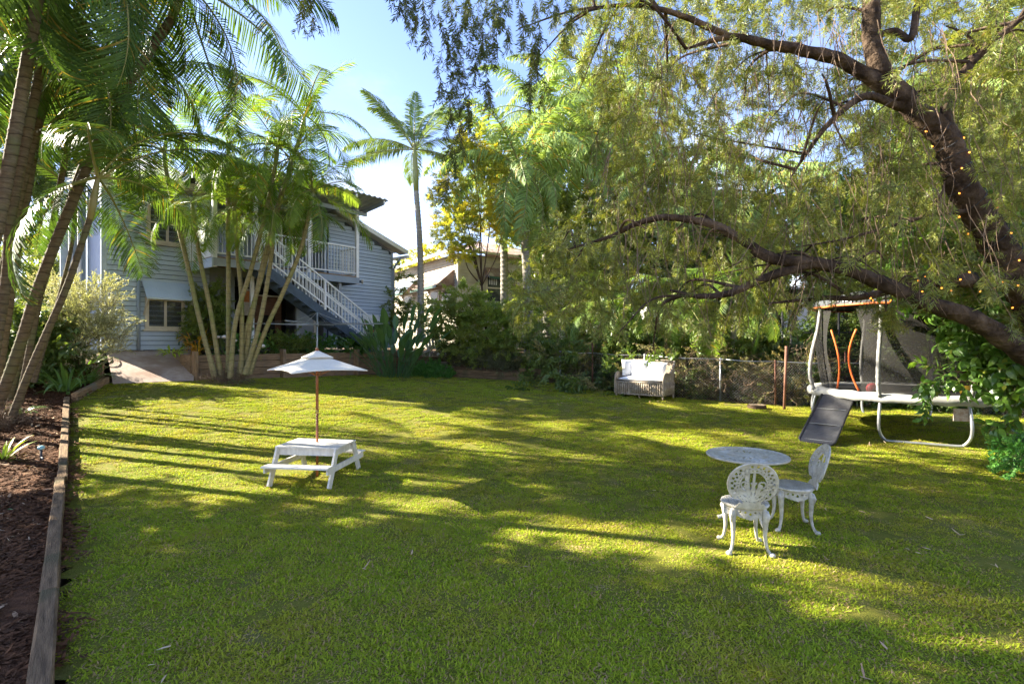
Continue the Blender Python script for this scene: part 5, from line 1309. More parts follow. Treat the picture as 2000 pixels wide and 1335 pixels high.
qs = [((1225, 720, 24.0), (1226, 500, 24.0), (1228, 330, 24.0), (1230, 235, 24.0), 'queen palm rising behind the upper left edge of the weeping tree'),
      ((985, 690, 22.5), (985, 520, 22.5), (982, 400, 22.5), (980, 330, 22.5), 'queen palm beside the yellow tipped tree above the cream roof'),
      ((1035, 700, 20.5), (1030, 560, 20.5), (1022, 420, 20.5), (1018, 355, 20.5), 'queen palm with rusty trunk and drooping crown right of the cream house'),
      ((1070, 700, 23.5), (1066, 500, 23.5), (1062, 330, 23.5), (1060, 250, 23.5), 'tallest queen palm above the cream house, fronds against the sky'),
      ((1190, 720, 22.0), (1185, 500, 22.0), (1172, 360, 22.0), (1165, 300, 22.0), 'queen palm with yellowing fronds left of the weeping tree'),
      ((1130, 700, 26.0), (1130, 480, 26.0), (1128, 260, 26.0), (1126, 195, 26.0), 'feathery queen palm top behind the others near the upper middle'),
      ((1335, 720, 20.0), (1340, 560, 20.0), (1345, 430, 20.0), (1348, 380, 20.0), 'queen palm half hidden behind the hanging branches in the middle right'),
      ((1500, 720, 19.0), (1510, 560, 19.0), (1505, 440, 19.0), (1500, 410, 19.0), 'queen palm behind the weeping tree above the black frame'),
      ((1900, 740, 18.0), (1890, 500, 18.0), (1885, 300, 18.0), (1880, 200, 18.0), 'queen palm behind the weeping tree near the upper right corner')]
for k, q in enumerate(qs): palm('queen_palm', q[4], px_path(q[:4]), .20, .13, F_queen, 24, (-58, 74), 1.2, 60 + k, .5, M_greyt, .2, GQ, dead=3)
GB = 'young palms along the wire fence'
lowp = [((1182, 760, 15.6), (1180, 690, 15.6), (1178, 610, 15.6), 'young palm with shaggy dead skirt left of the sofa', .16, 3),
        ((1221, 755, 15.2), (1221, 690, 15.2), (1222, 600, 15.2), 'young palm with smooth pale trunk behind the sofa', .10, 0),
        ((1345, 760, 14.2), (1335, 690, 14.2), (1325, 590, 14.2), 'young dark palm with low fan of fronds right of the sofa', .09, 1),
        ((1420, 770, 14.0), (1428, 690, 14.0), (1440, 580, 14.0), 'young palm leaning right with fronds over the wire fence', .08, 1)]
for k, q in enumerate(lowp): palm('young_palm', q[3], px_path(q[:3]), q[4], q[4] * .7, F_cane, 10, (-50, 55), .95, 80 + k, .3, M_greyt, .15, GB, dead=q[5])

# ------------------------------------------------------------------ sprigs
M_twig = mat('brown_twig', (0.13, 0.09, 0.06), (0.08, 0.055, 0.038), .9, 8)
def sprig(seed, L, n, ll, lw, mt, spread=.6, droop=25, sub=0, curve=.0, prof=(.3, 1, .75, .05), seg=2, fwd=.55, tw=.004):
    rg = np.random.default_rng(seed); Lf = Leafy()
    def axis(p0, d0, ln, cnt, r):
        m = 6; P_ = [p0]; d = d0 / np.linalg.norm(d0)
        for i in range(m):
            d = d + np.array([0, rg.uniform(-.12, .12), rg.uniform(-.12, .10) - curve]); d /= np.linalg.norm(d); P_.append(P_[-1] + d * ln / m)
        Lf.tube([Vector(q) for q in P_], list(np.linspace(r, r * .35, m + 1)), 3, 1)
        for k in range(cnt):
            s = (k + .3 + .5 * rg.random()) / cnt * .97 + .02; i = min(m - 1, int(s * m)); f = s * m - i; p = P_[i] * (1 - f) + P_[i + 1] * f; T = P_[i + 1] - P_[i]; T /= np.linalg.norm(T)
            a = rg.random() * 6.28 if seg < 9 else 0; e1 = np.cross(T, [0, 0, 1.0]); e1 /= (np.linalg.norm(e1) + 1e-6); e2 = np.cross(e1, T)
            d = T * fwd * rg.uniform(.6, 1.3) + (e1 * math.cos(a) + e2 * math.sin(a)) * spread + np.array([0, 0, rg.uniform(-.15, .1)])
            l = ll * rg.uniform(.65, 1.2)
            vs, fs = leaf_strip(p, d, np.array([rg.uniform(-.5, .5), rg.uniform(-.5, .5), 1]), l, lw * rg.uniform(.8, 1.2), seg, R(droop) * rg.uniform(.3, 1.5), prof if seg > 1 else (.6, .3))
            Lf.add(vs, fs, rg.random())
        return P_
    P_ = axis(np.zeros(3), np.array([1.0, 0, 0]), L, n, tw)
    for k in range(sub):
        i = rg.integers(1, 5); d = np.array([1.0, rg.uniform(-.9, .9), rg.uniform(-.5, .5)]); axis(P_[i], d, L * rg.uniform(.35, .6), max(4, n // 2), tw * .7)
    return Lf.mesh('sprig', (mt, M_twig))
def leafset(nm, mt, seed, k=3, **kw): return [template('%s_%d' % (nm, i), sprig(seed + i, mt=mt, **kw)) for i in range(k)]
M_weep = leafmat('weeping_leaf', (0.044, 0.066, 0.014), (0.175, 0.180, 0.034), (0.095, 0.112, 0.024), trans=.32, rough=.45, spec=.4, dead=(0.22, 0.15, 0.07), deadt=.95, tc=1.7)
M_weepd = leafmat('backlit_dark_leaf', (0.030, 0.045, 0.012), (0.060, 0.072, 0.018), None, trans=.22, rough=.7, spec=.08, tc=1.4)  # darker copy of the weeping leaf, backlit silhouette put into its colour
M_broad = leafmat('glossy_broad_leaf', (0.030, 0.075, 0.014), (0.085, 0.145, 0.022), None, trans=.34, rough=.28, spec=.6, dead=(0.22, 0.25, 0.03), deadt=.94, tc=1.8)
M_bg = leafmat('background_leaf', (0.050, 0.080, 0.016), (0.125, 0.15, 0.030), (0.11, 0.125, 0.026), trans=.32, rough=.4, spec=.4, tc=1.6)
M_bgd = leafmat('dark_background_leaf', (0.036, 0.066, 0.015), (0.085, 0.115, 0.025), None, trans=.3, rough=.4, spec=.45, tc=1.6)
M_shr = leafmat('shrub_leaf', (0.055, 0.095, 0.020), (0.125, 0.155, 0.032), (0.10, 0.12, 0.03), trans=.35, rough=.4, spec=.4, tc=1.6)
M_silv = leafmat('silvery_leaf', (0.19, 0.20, 0.13), (0.30, 0.29, 0.20), (0.22, 0.23, 0.12), trans=.3, rough=.5, spec=.3, tc=1.3)
M_yell = leafmat('yellow_tipped_leaf', (0.09, 0.115, 0.02), (0.19, 0.185, 0.028), (0.27, 0.23, 0.022), gain=2.7, trans=.5, rough=.45, spec=.3, tc=1.3)
M_grn = leafmat('bright_ground_leaf', (0.035, 0.115, 0.020), (0.075, 0.17, 0.03), None, trans=.35, rough=.4, spec=.4, tc=1.5)
M_greyg = leafmat('grey_green_leaf', (0.085, 0.10, 0.05), (0.14, 0.15, 0.085), None, trans=.25, rough=.6, spec=.2, tc=1.3)
M_dvine = leafmat('dry_vine_leaf', (0.10, 0.10, 0.035), (0.20, 0.16, 0.07), (0.09, 0.12, 0.03), trans=.25, rough=.7, spec=.15, tc=1.3)
T_weep = leafset('weep', M_weep, 300, 5, L=.50, n=38, ll=.100, lw=.0135, spread=.62, droop=18, sub=4, curve=.03)
T_hang = leafset('hang', M_weepd, 310, 3, L=.50, n=46, ll=.090, lw=.016, spread=.6, droop=20, sub=3, curve=.04)
T_broad = leafset('broad', M_broad, 320, 3, L=.42, n=13, ll=.17, lw=.062, spread=.9, droop=55, sub=1, curve=.05, prof=(.1, .8, 1, .6, .03), seg=4)
T_bg = leafset('bg', M_bg, 330, 3, L=.6, n=30, ll=.15, lw=.05, spread=.8, droop=35, sub=2, prof=(.15, 1, .7, .05))
T_bgd = leafset('bgd', M_bgd, 340, 3, L=.6, n=28, ll=.17, lw=.06, spread=.8, droop=45, sub=2, prof=(.15, 1, .7, .05))
T_shr = leafset('shr', M_shr, 350, 3, L=.40, n=34, ll=.075, lw=.030, spread=.8, droop=25, sub=3, prof=(.15, 1, .7, .05))
M_shl = leafmat('lit_shrub_leaf', (0.06, 0.095, 0.02), (0.14, 0.165, 0.035), (0.11, 0.125, 0.03), trans=.45, rough=.4, spec=.4, tc=1.6, gain=2.5)  # brighter copy of the shrub leaf, sunlight put into its colour
T_shl = leafset('shl', M_shl, 355, 3, L=.40, n=30, ll=.085, lw=.034, spread=.8, droop=25, sub=3, prof=(.15, 1, .7, .05))
T_silv = leafset('silv', M_silv, 360, 3, L=.42, n=40, ll=.035, lw=.014, spread=.8, droop=10, sub=3, fwd=.5)
T_yell = leafset('yell', M_yell, 370, 3, L=.42, n=34, ll=.10, lw=.035, spread=.8, droop=30, sub=2, prof=(.15, 1, .7, .05))
T_grn = leafset('grn', M_grn, 380, 2, L=.22, n=24, ll=.055, lw=.022, spread=.8, droop=25, sub=2)
T_greyg = leafset('greyg', M_greyg, 390, 2, L=.30, n=50, ll=.045, lw=.007, spread=.7, droop=10, sub=3)
T_vine = leafset('vine', M_dvine, 400, 3, L=.5, n=18, ll=.06, lw=.028, spread=.9, droop=40, sub=4, curve=.05, tw=.006)
def twig_tangle(seed):
    rg = np.random.default_rng(seed); Lf = Leafy()
    for k in range(14):
        p = np.array([rg.uniform(-.25, .25), rg.uniform(-.12, .12), rg.uniform(-.25, .25)]); d = rg.normal(size=3); d[2] *= .7; d /= np.linalg.norm(d); P_ = [p]
        for i in range(6): d = d + rg.normal(size=3) * .35; d /= np.linalg.norm(d); P_.append(P_[-1] + d * .09)
        Lf.tube([Vector(q) for q in P_], rg.uniform(.0025, .006), 3, 0)
    return Lf.mesh('tangle', (M_twig2,))
M_twig2 = mat('dry_brown_stem', (0.20, 0.135, 0.085), (0.12, 0.08, 0.05), .9, 8)
T_tang = [template('tangle_%d' % k, twig_tangle(420 + k)) for k in range(3)]

def blob_points(blobs, base):
    """points in ellipsoids; blob = (x, y, z, rx, ry, rz, n); denser near the outside"""
    P_ = []; D_ = []
    for (x, y, z, rx, ry, rz_, n) in blobs:
        d = RNG.normal(size=(n, 3)); d /= np.linalg.norm(d, axis=1)[:, None]; r = RNG.random(n) ** .42
        P_.append(np.column_stack([x + d[:, 0] * rx * r, y + d[:, 1] * ry * r, z + d[:, 2] * rz_ * r])); D_.append(d)
    return np.vstack(P_) - np.array(base), np.vstack(D_)
def crown(parent, blobs, base, temps, size=(.8, 1.25), el=(-35, 35), outward=.7, name='crown', names=None):
    P_, D_ = blob_points(blobs, base); n = len(P_)
    az = np.where(RNG.random(n) < outward, np.arctan2(D_[:, 1], D_[:, 0]) + RNG.normal(size=n) * .5, RNG.random(n) * 6.28)
    e = np.radians(RNG.uniform(el[0], el[1], n)) + .5 * np.arcsin(np.clip(D_[:, 2], -1, 1)) * (el[1] > -20)
    return scatter(name, parent, P_, np.column_stack([RNG.uniform(-.6, .6, n), -e, az]), RNG.uniform(size[0], size[1], n), RNG.integers(0, len(temps), n), temps)
def limb(parent, name, P_, rs, m, base, n=8, sm=5):
    pts_ = catmull([Vector(p) - Vector(base) for p in P_], sm)
    rl = lerps(rs, len(pts_))
    pts_ = [p + Vector((random.uniform(-1, 1), random.uniform(-1, 1), random.uniform(-1, 1))) * .05 * r_ for p, r_ in zip(pts_, rl)]
    mb = MB().tube(pts_, rl, n)
    if rs[0] > .05:
        k_ = 0
        for i, r_ in enumerate(rl):
            for a in range(n): x, y, z = mb.v[k_]; j = r_ * (.10 if a % 2 else -.05) ; c = pts_[i]; d = Vector((x, y, z)) - c; d = d * (1 + (.09 if (a * 7 + i // 3) % 3 == 0 else -.04) + random.uniform(-.04, .04)); mb.v[k_] = tuple(c + d); k_ += 1
    return mb.build(name, m, parent, True)
def tree(name, label, base, blobs, temps, r=.15, m=M_bark, cat='tree', size=(.8, 1.25), el=(-35, 35), group=None, forks=True, lean=(0, 0)):
    t = thing(name, label, cat, base, 0, group); b = Vector(base)
    zc = sum(q[2] for q in blobs) / len(blobs); cxx = sum(q[0] for q in blobs) / len(blobs); cyy = sum(q[1] for q in blobs) / len(blobs)
    fork = Vector((b.x + (cxx - b.x) * .35 + lean[0], b.y + (cyy - b.y) * .35 + lean[1], b.z + (zc - b.z) * .45))
    limb(t, 'trunk', [b - Vector((0, 0, .1)), b.lerp(fork, .5) + Vector((random.uniform(-.1, .1), random.uniform(-.1, .1), 0)), fork], [r * 1.2, r, r * .8], m, b)
    if forks:
        for q in blobs:
            c = Vector((q[0], q[1], q[2])); limb(t, 'branch', [fork, fork.lerp(c, .5) + Vector((random.uniform(-.2, .2), random.uniform(-.2, .2), random.uniform(0, .25))), c + Vector((0, 0, q[5] * .4))], [r * .6, r * .4, r * .12], m, b, 6, 4)
    crown(t, blobs, base, temps, size, el); return t
def pb_(px, py, D, rp, n, rd=None, ry=None):
    """ellipsoid given by where it stands and its radius as seen"""
    c = at(px, py, D); r = rp * D / FPX; return (c.x, c.y, c.z, r, rd or r, (ry or rp) * D / FPX, n)

# ------------------------------------------------------------------ the big weeping tree on the right
WB0 = Vector((7.55, 6.7, 0.05))
wt = thing('weeping_tree', 'large weeping tree with rough brown limbs arching over the lawn from the right', 'tree', WB0)
M_rough = mat('rough_dark_bark', (0.10, 0.068, 0.045), (0.035, 0.024, 0.017), .95, 6, 1.0, 13, spec=.1, stretch=(1, 1, 1), c3=(0.15, 0.105, 0.07), s3=2.6, bdist=.07)
LIMBS = {}
def wl_(key, name, P_, rs, n=10):
    pts_ = [p if isinstance(p, Vector) else at(*p) for p in P_]; LIMBS[key] = catmull(pts_, 6); return limb(wt, name, pts_, rs, M_rough, WB0, n + 4 if n > 6 else n, 9)
wl_('trunk', 'trunk', [WB0 - Vector((0, 0, .15)), Vector((7.3, 6.6, .9)), (2035, 640, 6.5), (1990, 545, 6.4), (1925, 440, 6.3), (1872, 345, 6.2), (1850, 275, 6.2), (1778, 205, 6.2), (1712, 120, 6.2), (1700, 0, 6.2), (1690, -150, 6.2)], [0.272, 0.240, 0.208, 0.176, 0.160, 0.144, 0.136, 0.120, 0.104, 0.088, 0.064], 12)
wl_('low', 'limb', [Vector((7.35, 6.6, .75)), (2060, 735, 6.4), (1990, 682, 6.2), (1900, 622, 6.0), (1800, 588, 5.9), (1740, 560, 5.9), (1650, 525, 5.9), (1580, 512, 5.9), (1505, 503, 5.9), (1450, 468, 6.0), (1390, 437, 6.1), (1300, 424, 6.2), (1240, 438, 6.3), (1190, 462, 6.4), (1110, 486, 6.5)], [0.155, 0.141, 0.127, 0.102, 0.088, 0.081, 0.070, 0.067, 0.063, 0.055, 0.047, 0.039, 0.032, 0.023, 0.011])
wl_('low2', 'limb', [(1590, 513, 5.9), (1500, 540, 5.9), (1430, 570, 5.9), (1370, 578, 6.0), (1308, 566, 6.1)], [0.056, 0.048, 0.040, 0.032, 0.012])
wl_('mid', 'limb', [(1995, 548, 6.4), (1900, 546, 6.3), (1820, 549, 6.2), (1755, 562, 6.2), (1680, 580, 6.2), (1600, 582, 6.3), (1500, 592, 6.4)], [0.104, 0.088, 0.072, 0.056, 0.036, 0.028, 0.010])
wl_('up', 'limb', [(1770, 198, 6.2), (1650, 122, 6.2), (1560, 97, 6.2), (1495, 85, 6.2), (1425, 72, 6.1), (1340, 95, 6.0)], [0.088, 0.072, 0.064, 0.052, 0.040, 0.012])
wl_('upr', 'limb', [(1852, 265, 6.2), (1850, 195, 6.2), (1892, 130, 6.1), (1945, 75, 6.0), (2010, 25, 5.9)], [0.068, 0.052, 0.048, 0.036, 0.024])
wl_('up2', 'limb', [(1705, 75, 6.2), (1745, 60, 6.2), (1778, 75, 6.1), (1790, 20, 6.1), (1800, -60, 6.0)], [0.040, 0.036, 0.040, 0.040, 0.024])
wl_('thin', 'limb', [(1885, 412, 6.2), (1820, 420, 6.1), (1750, 438, 6.1), (1650, 466, 6.0), (1555, 482, 6.0)], [0.028, 0.024, 0.020, 0.014, 0.006])
wl_('mid2', 'limb', [(1760, 210, 6.2), (1690, 188, 6.1), (1620, 240, 6.0), (1575, 300, 6.0), (1545, 345, 6.0)], [0.048, 0.044, 0.032, 0.020, 0.008])
wl_('over', 'limb', [(1690, -150, 6.2), (1500, -150, 5.6), (1250, -120, 5.2), (1050, -80, 5.0), (900, -60, 5.0), (780, -50, 5.0)], [0.064, 0.048, 0.040, 0.032, 0.020, 0.010])
wl_('left', 'limb', [(1425, 72, 6.1), (1330, 30, 5.9), (1240, 10, 5.8), (1150, 20, 5.8), (1100, 50, 5.8)], [0.040, 0.032, 0.024, 0.016, 0.006])
def fork_(k, P_, r): wl_(k, 'branch', P_, [r, r * .7, r * .3], 6)
for k in range(60):      # thinner boughs springing from the limbs
    key = random.choice(['trunk', 'low', 'low', 'low2', 'mid', 'up', 'up', 'upr', 'thin', 'mid2', 'left', 'low'])
    P_ = LIMBS[key]; p = P_[random.randrange(len(P_) // 3, len(P_))]; 
    if p.y < 5 or p.z < 1.5: continue
    q = p + Vector((random.uniform(-.7, .35), random.uniform(-.3, .7), random.uniform(-.15, .45))); e = q + (q - p) * random.uniform(.5, 1.0) + Vector((random.uniform(-.2, .2), random.uniform(-.2, .3), random.uniform(-.45, .05)))
    fork_('b%d' % k, [p, q, e], random.uniform(.012, .026))
# hanging foliage
def gap(px, py):
    g = 1.0
    for (x, y, rx, ry, a) in ((1580, 60, 110, 55, .85), (1530, 270, 110, 110, .72), (1720, 300, 70, 60, .4), (1130, 60, 50, 60, .3), (1660, 660, 60, 70, .65)):
        q = ((px - x) / rx) ** 2 + ((py - y) / ry) ** 2
        if q < 1: g *= 1 - a * (1 - q ** 2)
    return g
canopy_px = in_poly([(1100, -60), (1095, 60), (1150, 130), (1180, 240), (1190, 330), (1150, 400), (1060, 440), (1010, 520), (1000, 600), (1080, 625), (1200, 612), (1330, 618), (1480, 622), (1560, 600), (1600, 555), (1690, 560), (1705, 680), (1740, 670), (1755, 575), (1830, 560), (1900, 610), (2060, 700), (2060, -60)])
pts = []; rots = []; scl = []
random.seed(91)
LP_ = [((p.x / p.y) * FPX + CX, HY - (p.z - EYE) / p.y * FPX) for k_ in ('low', 'low2', 'trunk', 'up') for p in LIMBS[k_] if p.y > 4]
while len(pts) < 2700:
    px, py = random.uniform(990, 2060), random.uniform(-60, 760)
    if not canopy_px(px, py) or random.random() > gap(px, py): continue
    D = random.uniform(6.4, 9.2) if random.random() < .88 else random.uniform(5.0, 6.3)
    if px > 1550 and py > 500: D = random.uniform(5.4, 7.6)
    if py > 560 and D < 5.6 : D += 1.0
    if py > 640 and px > 1600 and random.random() < .55: continue
    if D < 6.4 and random.random() < .8 and min((px - a) ** 2 + (py + 18 - b) ** 2 for a, b in LP_) < 48 ** 2: continue      # boughs carry few leaves close to the old wood
    p = at(px, py, D) - WB0; pts.append(p); hang = random.random() < .38
    rots.append((random.uniform(-.8, .8), R(random.uniform(48, 86)) if hang else R(random.uniform(-40, 48)), random.random() * 6.28)); scl.append(random.uniform(.5, .95))
scatter('foliage', wt, pts, rots, scl, [random.randrange(5) for _ in pts], T_weep)
# bare hanging twigs
tw_ = MB()
for k in range(620):
    px, py = random.uniform(1180, 1990), random.uniform(20, 560)
    if not canopy_px(px, py): continue
    p = at(px, py, random.uniform(5.2, 7.5)) - WB0; d = Vector((random.uniform(-.5, .5), random.uniform(-.4, .4), -1)).normalized(); P_ = [p]
    for i in range(6): d = (d + Vector((random.uniform(-.25, .25), random.uniform(-.25, .25), -.12))).normalized(); P_.append(P_[-1] + d * random.uniform(.08, .17))
    tw_.tube(P_, lerps([.005, .002], 7), 3, False)
o = tw_.build('twigs', M_twig2, wt); o['kind'] = 'stuff'
# curtains of strands hanging into the top middle of the view
pts = []; rots = []; scl = []
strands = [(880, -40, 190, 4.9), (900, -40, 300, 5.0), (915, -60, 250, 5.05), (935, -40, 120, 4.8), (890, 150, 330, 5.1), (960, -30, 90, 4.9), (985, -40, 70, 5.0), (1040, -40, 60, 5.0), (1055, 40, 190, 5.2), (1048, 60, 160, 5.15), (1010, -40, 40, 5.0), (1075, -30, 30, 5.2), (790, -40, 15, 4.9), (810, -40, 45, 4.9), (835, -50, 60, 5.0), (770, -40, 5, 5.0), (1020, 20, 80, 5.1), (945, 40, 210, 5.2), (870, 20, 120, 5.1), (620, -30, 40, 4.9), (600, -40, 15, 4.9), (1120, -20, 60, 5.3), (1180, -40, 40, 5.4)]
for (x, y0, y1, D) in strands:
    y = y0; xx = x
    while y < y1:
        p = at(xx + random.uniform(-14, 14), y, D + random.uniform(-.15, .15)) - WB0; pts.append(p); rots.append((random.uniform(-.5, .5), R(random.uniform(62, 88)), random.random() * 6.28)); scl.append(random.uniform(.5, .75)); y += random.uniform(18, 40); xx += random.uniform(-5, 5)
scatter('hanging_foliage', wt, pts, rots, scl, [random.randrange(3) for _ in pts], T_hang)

# fairy lights wound round the limbs
fl_ = thing('fairy_lights', 'string of small warm lights wound round the trunk and limb', 'string lights', at(1990, 548, 6.4))
fb = Vector(fl_.location); M_bulb = bpy.data.materials.new('warm_bulb'); M_bulb.use_nodes = True
_b = M_bulb.node_tree.nodes['Principled BSDF']; _b.inputs['Base Color'].default_value = (.7, .28, .05, 1); _b.inputs['Emission Color'].default_value = (1, .33, .04, 1); _b.inputs['Emission Strength'].default_value = .6
bulb = MB().lathe([(.002, -.012), (.009, -.006), (.010, .004), (.003, .013)], 8).mesh('bulb', M_bulb, True)
for key, i0, i1, rad, turns in (('mid', 0, 26, .125, 9), ('trunk', 16, 42, .215, 12)):
    P_ = LIMBS[key][i0:i1]; wp = []; m = len(P_)
    for k in range(m * 5):
        s = k / (m * 5 - 1) * (m - 1); i = min(m - 2, int(s)); c = P_[i].lerp(P_[i + 1], s - i); d = (P_[i + 1] - P_[i]).normalized(); a = d.cross(Vector((0, 1, .2))).normalized(); b = d.cross(a)
        rr = rad * (1 - .45 * k / (m * 5)); t = 2 * PI * turns * k / (m * 5); q = c + (a * math.cos(t) + b * math.sin(t)) * rr - fb
        wp.append(q)
        if k % 6 == 0: link('bulb', bulb, fl_, q + Vector((random.uniform(-.02, .02), -.02, -.02 + random.uniform(-.03, .01))), (random.uniform(-1, 1), random.uniform(-1, 1), 0))
    MB().tube(wp, .005, 4).build('wire', M_black, fl_)

# ------------------------------------------------------------------ other trees and shrubs
tree('broadleaf_tree', 'glossy dark broad leaved tree beside the trampoline at the right edge', (8.6, 7.9, .05), [pb_(1930, 500, 7.9, 95, 150), pb_(1850, 480, 8.2, 70, 100), pb_(1965, 640, 7.4, 70, 90), pb_(1905, 600, 8.0, 58, 64), pb_(2015, 710, 7.0, 50, 40), pb_(1940, 685, 7.7, 42, 26), pb_(1975, 735, 7.2, 34, 16), pb_(2030, 560, 7.0, 90, 110), pb_(1860, 735, 7.6, 26, 7), pb_(1795, 755, 7.6, 14, 3), pb_(1800, 530, 8.3, 55, 50), pb_(1995, 815, 7.1, 16, 5)], T_broad, .07, size=(.8, 1.2), el=(-55, 10))
tree('shrub', 'small green shrub at the right edge on the lawn', (6.9, 7.0, .05), [pb_(1995, 885, 6.9, 20, 50), pb_(1982, 897, 6.8, 12, 20)], T_grn, .01, cat='shrub', forks=False)
GT = 'background trees behind the wire fence'
bgt = [('pale leafy tree far behind the queen palms', (4.5, 30, 1.4), [pb_(1110, 330, 30, 80, 170), pb_(1190, 260, 30, 80, 180), pb_(1060, 440, 29, 70, 140), pb_(1240, 390, 29, 90, 200)], T_bg),
       ('leafy tree filling the gap right of the queen palms', (3.2, 23, 1.0), [pb_(1130, 470, 23, 90, 200), pb_(1090, 560, 22.5, 70, 130), pb_(1170, 590, 22, 70, 130)], T_bg),
       ('broad green tree behind the drooping branch in the middle right', (6.8, 22, 1.0), [pb_(1290, 400, 22, 95, 210), pb_(1250, 520, 21, 80, 160), pb_(1350, 540, 21, 80, 160)], T_bg),
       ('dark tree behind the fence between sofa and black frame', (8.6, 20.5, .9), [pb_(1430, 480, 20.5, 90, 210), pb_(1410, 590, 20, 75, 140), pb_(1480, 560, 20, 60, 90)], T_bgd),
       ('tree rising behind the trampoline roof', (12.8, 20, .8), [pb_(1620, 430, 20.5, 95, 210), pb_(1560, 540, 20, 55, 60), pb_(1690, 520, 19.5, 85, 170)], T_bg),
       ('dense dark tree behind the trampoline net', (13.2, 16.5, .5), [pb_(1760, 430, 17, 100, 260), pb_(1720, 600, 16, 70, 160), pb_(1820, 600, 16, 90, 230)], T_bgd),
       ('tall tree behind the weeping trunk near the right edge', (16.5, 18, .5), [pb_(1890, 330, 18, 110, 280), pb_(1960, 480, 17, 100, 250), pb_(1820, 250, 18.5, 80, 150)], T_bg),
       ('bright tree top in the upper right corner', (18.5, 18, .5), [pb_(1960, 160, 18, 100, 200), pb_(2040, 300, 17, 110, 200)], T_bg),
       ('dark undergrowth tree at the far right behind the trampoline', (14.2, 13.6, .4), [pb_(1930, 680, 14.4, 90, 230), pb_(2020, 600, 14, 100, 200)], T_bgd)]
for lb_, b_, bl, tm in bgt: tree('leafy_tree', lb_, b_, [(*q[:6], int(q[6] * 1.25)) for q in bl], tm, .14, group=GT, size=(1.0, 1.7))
tree('flowering_tree', 'open tree with clumps of yellow tipped leaves left of the queen palms', (-.9, 19.5, 1.3), [pb_(890, 445, 19.3, 44, 260), pb_(940, 410, 19.5, 36, 150), pb_(880, 350, 19.5, 24, 90), pb_(915, 285, 19.8, 34, 130), pb_(858, 385, 19.3, 18, 60), pb_(960, 330, 20, 36, 130), pb_(985, 430, 20, 40, 160), pb_(905, 490, 19.2, 22, 70)], T_yell, .05, size=(.6, .95))
tree('yellow_green_tree', 'distant yellow green tree top above the cream house roof', (-6.5, 46, 1.6), [pb_(825, 510, 45, 30, 110, ry=24), pb_(855, 500, 46, 24, 70, ry=22), pb_(790, 525, 45, 22, 50, ry=14)], T_yell, .2, size=(1.3, 2))
tree('shrub_tree', 'dense small leaved shrub tree in front of the cream house corner', (-1.0, 18.9, 1.25), [pb_(868, 622, 18.7, 40, 150), pb_(910, 592, 18.6, 36, 120), pb_(960, 635, 18.4, 50, 190), pb_(895, 662, 18.4, 36, 100), pb_(1005, 670, 18.0, 42, 130), pb_(935, 678, 18.2, 34, 70), pb_(1025, 610, 18.6, 42, 110)], T_shl, .06, size=(.8, 1.25))
tree('creeper_tree', 'sparse twiggy bush against the sunlit wall of the cream house', (-4.75, 21.5, 1.45), [pb_(772, 590, 21.5, 26, 46), pb_(785, 545, 21.6, 24, 22), pb_(775, 630, 21.4, 28, 60), pb_(800, 610, 21.4, 20, 26)], T_shr, .025, cat='shrub')
GH = 'shrubs packed behind the wire fence'
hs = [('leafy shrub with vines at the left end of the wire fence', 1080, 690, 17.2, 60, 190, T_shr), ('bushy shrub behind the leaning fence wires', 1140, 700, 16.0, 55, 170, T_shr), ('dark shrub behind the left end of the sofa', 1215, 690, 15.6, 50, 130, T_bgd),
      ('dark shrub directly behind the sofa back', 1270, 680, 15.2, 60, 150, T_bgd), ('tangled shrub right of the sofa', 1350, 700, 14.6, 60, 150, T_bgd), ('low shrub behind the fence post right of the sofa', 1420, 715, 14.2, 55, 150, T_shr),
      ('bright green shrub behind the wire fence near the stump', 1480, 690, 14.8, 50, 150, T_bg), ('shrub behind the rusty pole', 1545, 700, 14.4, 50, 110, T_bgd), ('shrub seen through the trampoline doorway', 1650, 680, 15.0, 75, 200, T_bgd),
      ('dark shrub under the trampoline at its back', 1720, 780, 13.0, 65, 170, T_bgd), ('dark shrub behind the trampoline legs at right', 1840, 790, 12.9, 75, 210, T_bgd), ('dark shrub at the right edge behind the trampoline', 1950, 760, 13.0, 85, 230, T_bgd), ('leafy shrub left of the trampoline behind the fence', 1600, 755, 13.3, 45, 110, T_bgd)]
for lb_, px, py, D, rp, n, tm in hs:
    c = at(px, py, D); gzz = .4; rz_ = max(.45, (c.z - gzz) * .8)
    tree('fence_shrub', lb_, (c.x, c.y, gzz), [(c.x, c.y, c.z, rp * D / FPX, .7, rp * D / FPX * 1.05, n), (c.x + .2, c.y, (c.z + gzz) / 2, rp * D / FPX, .6, rz_, n // 2)], tm, .03, cat='shrub', group=GH, size=(.7, 1.2))
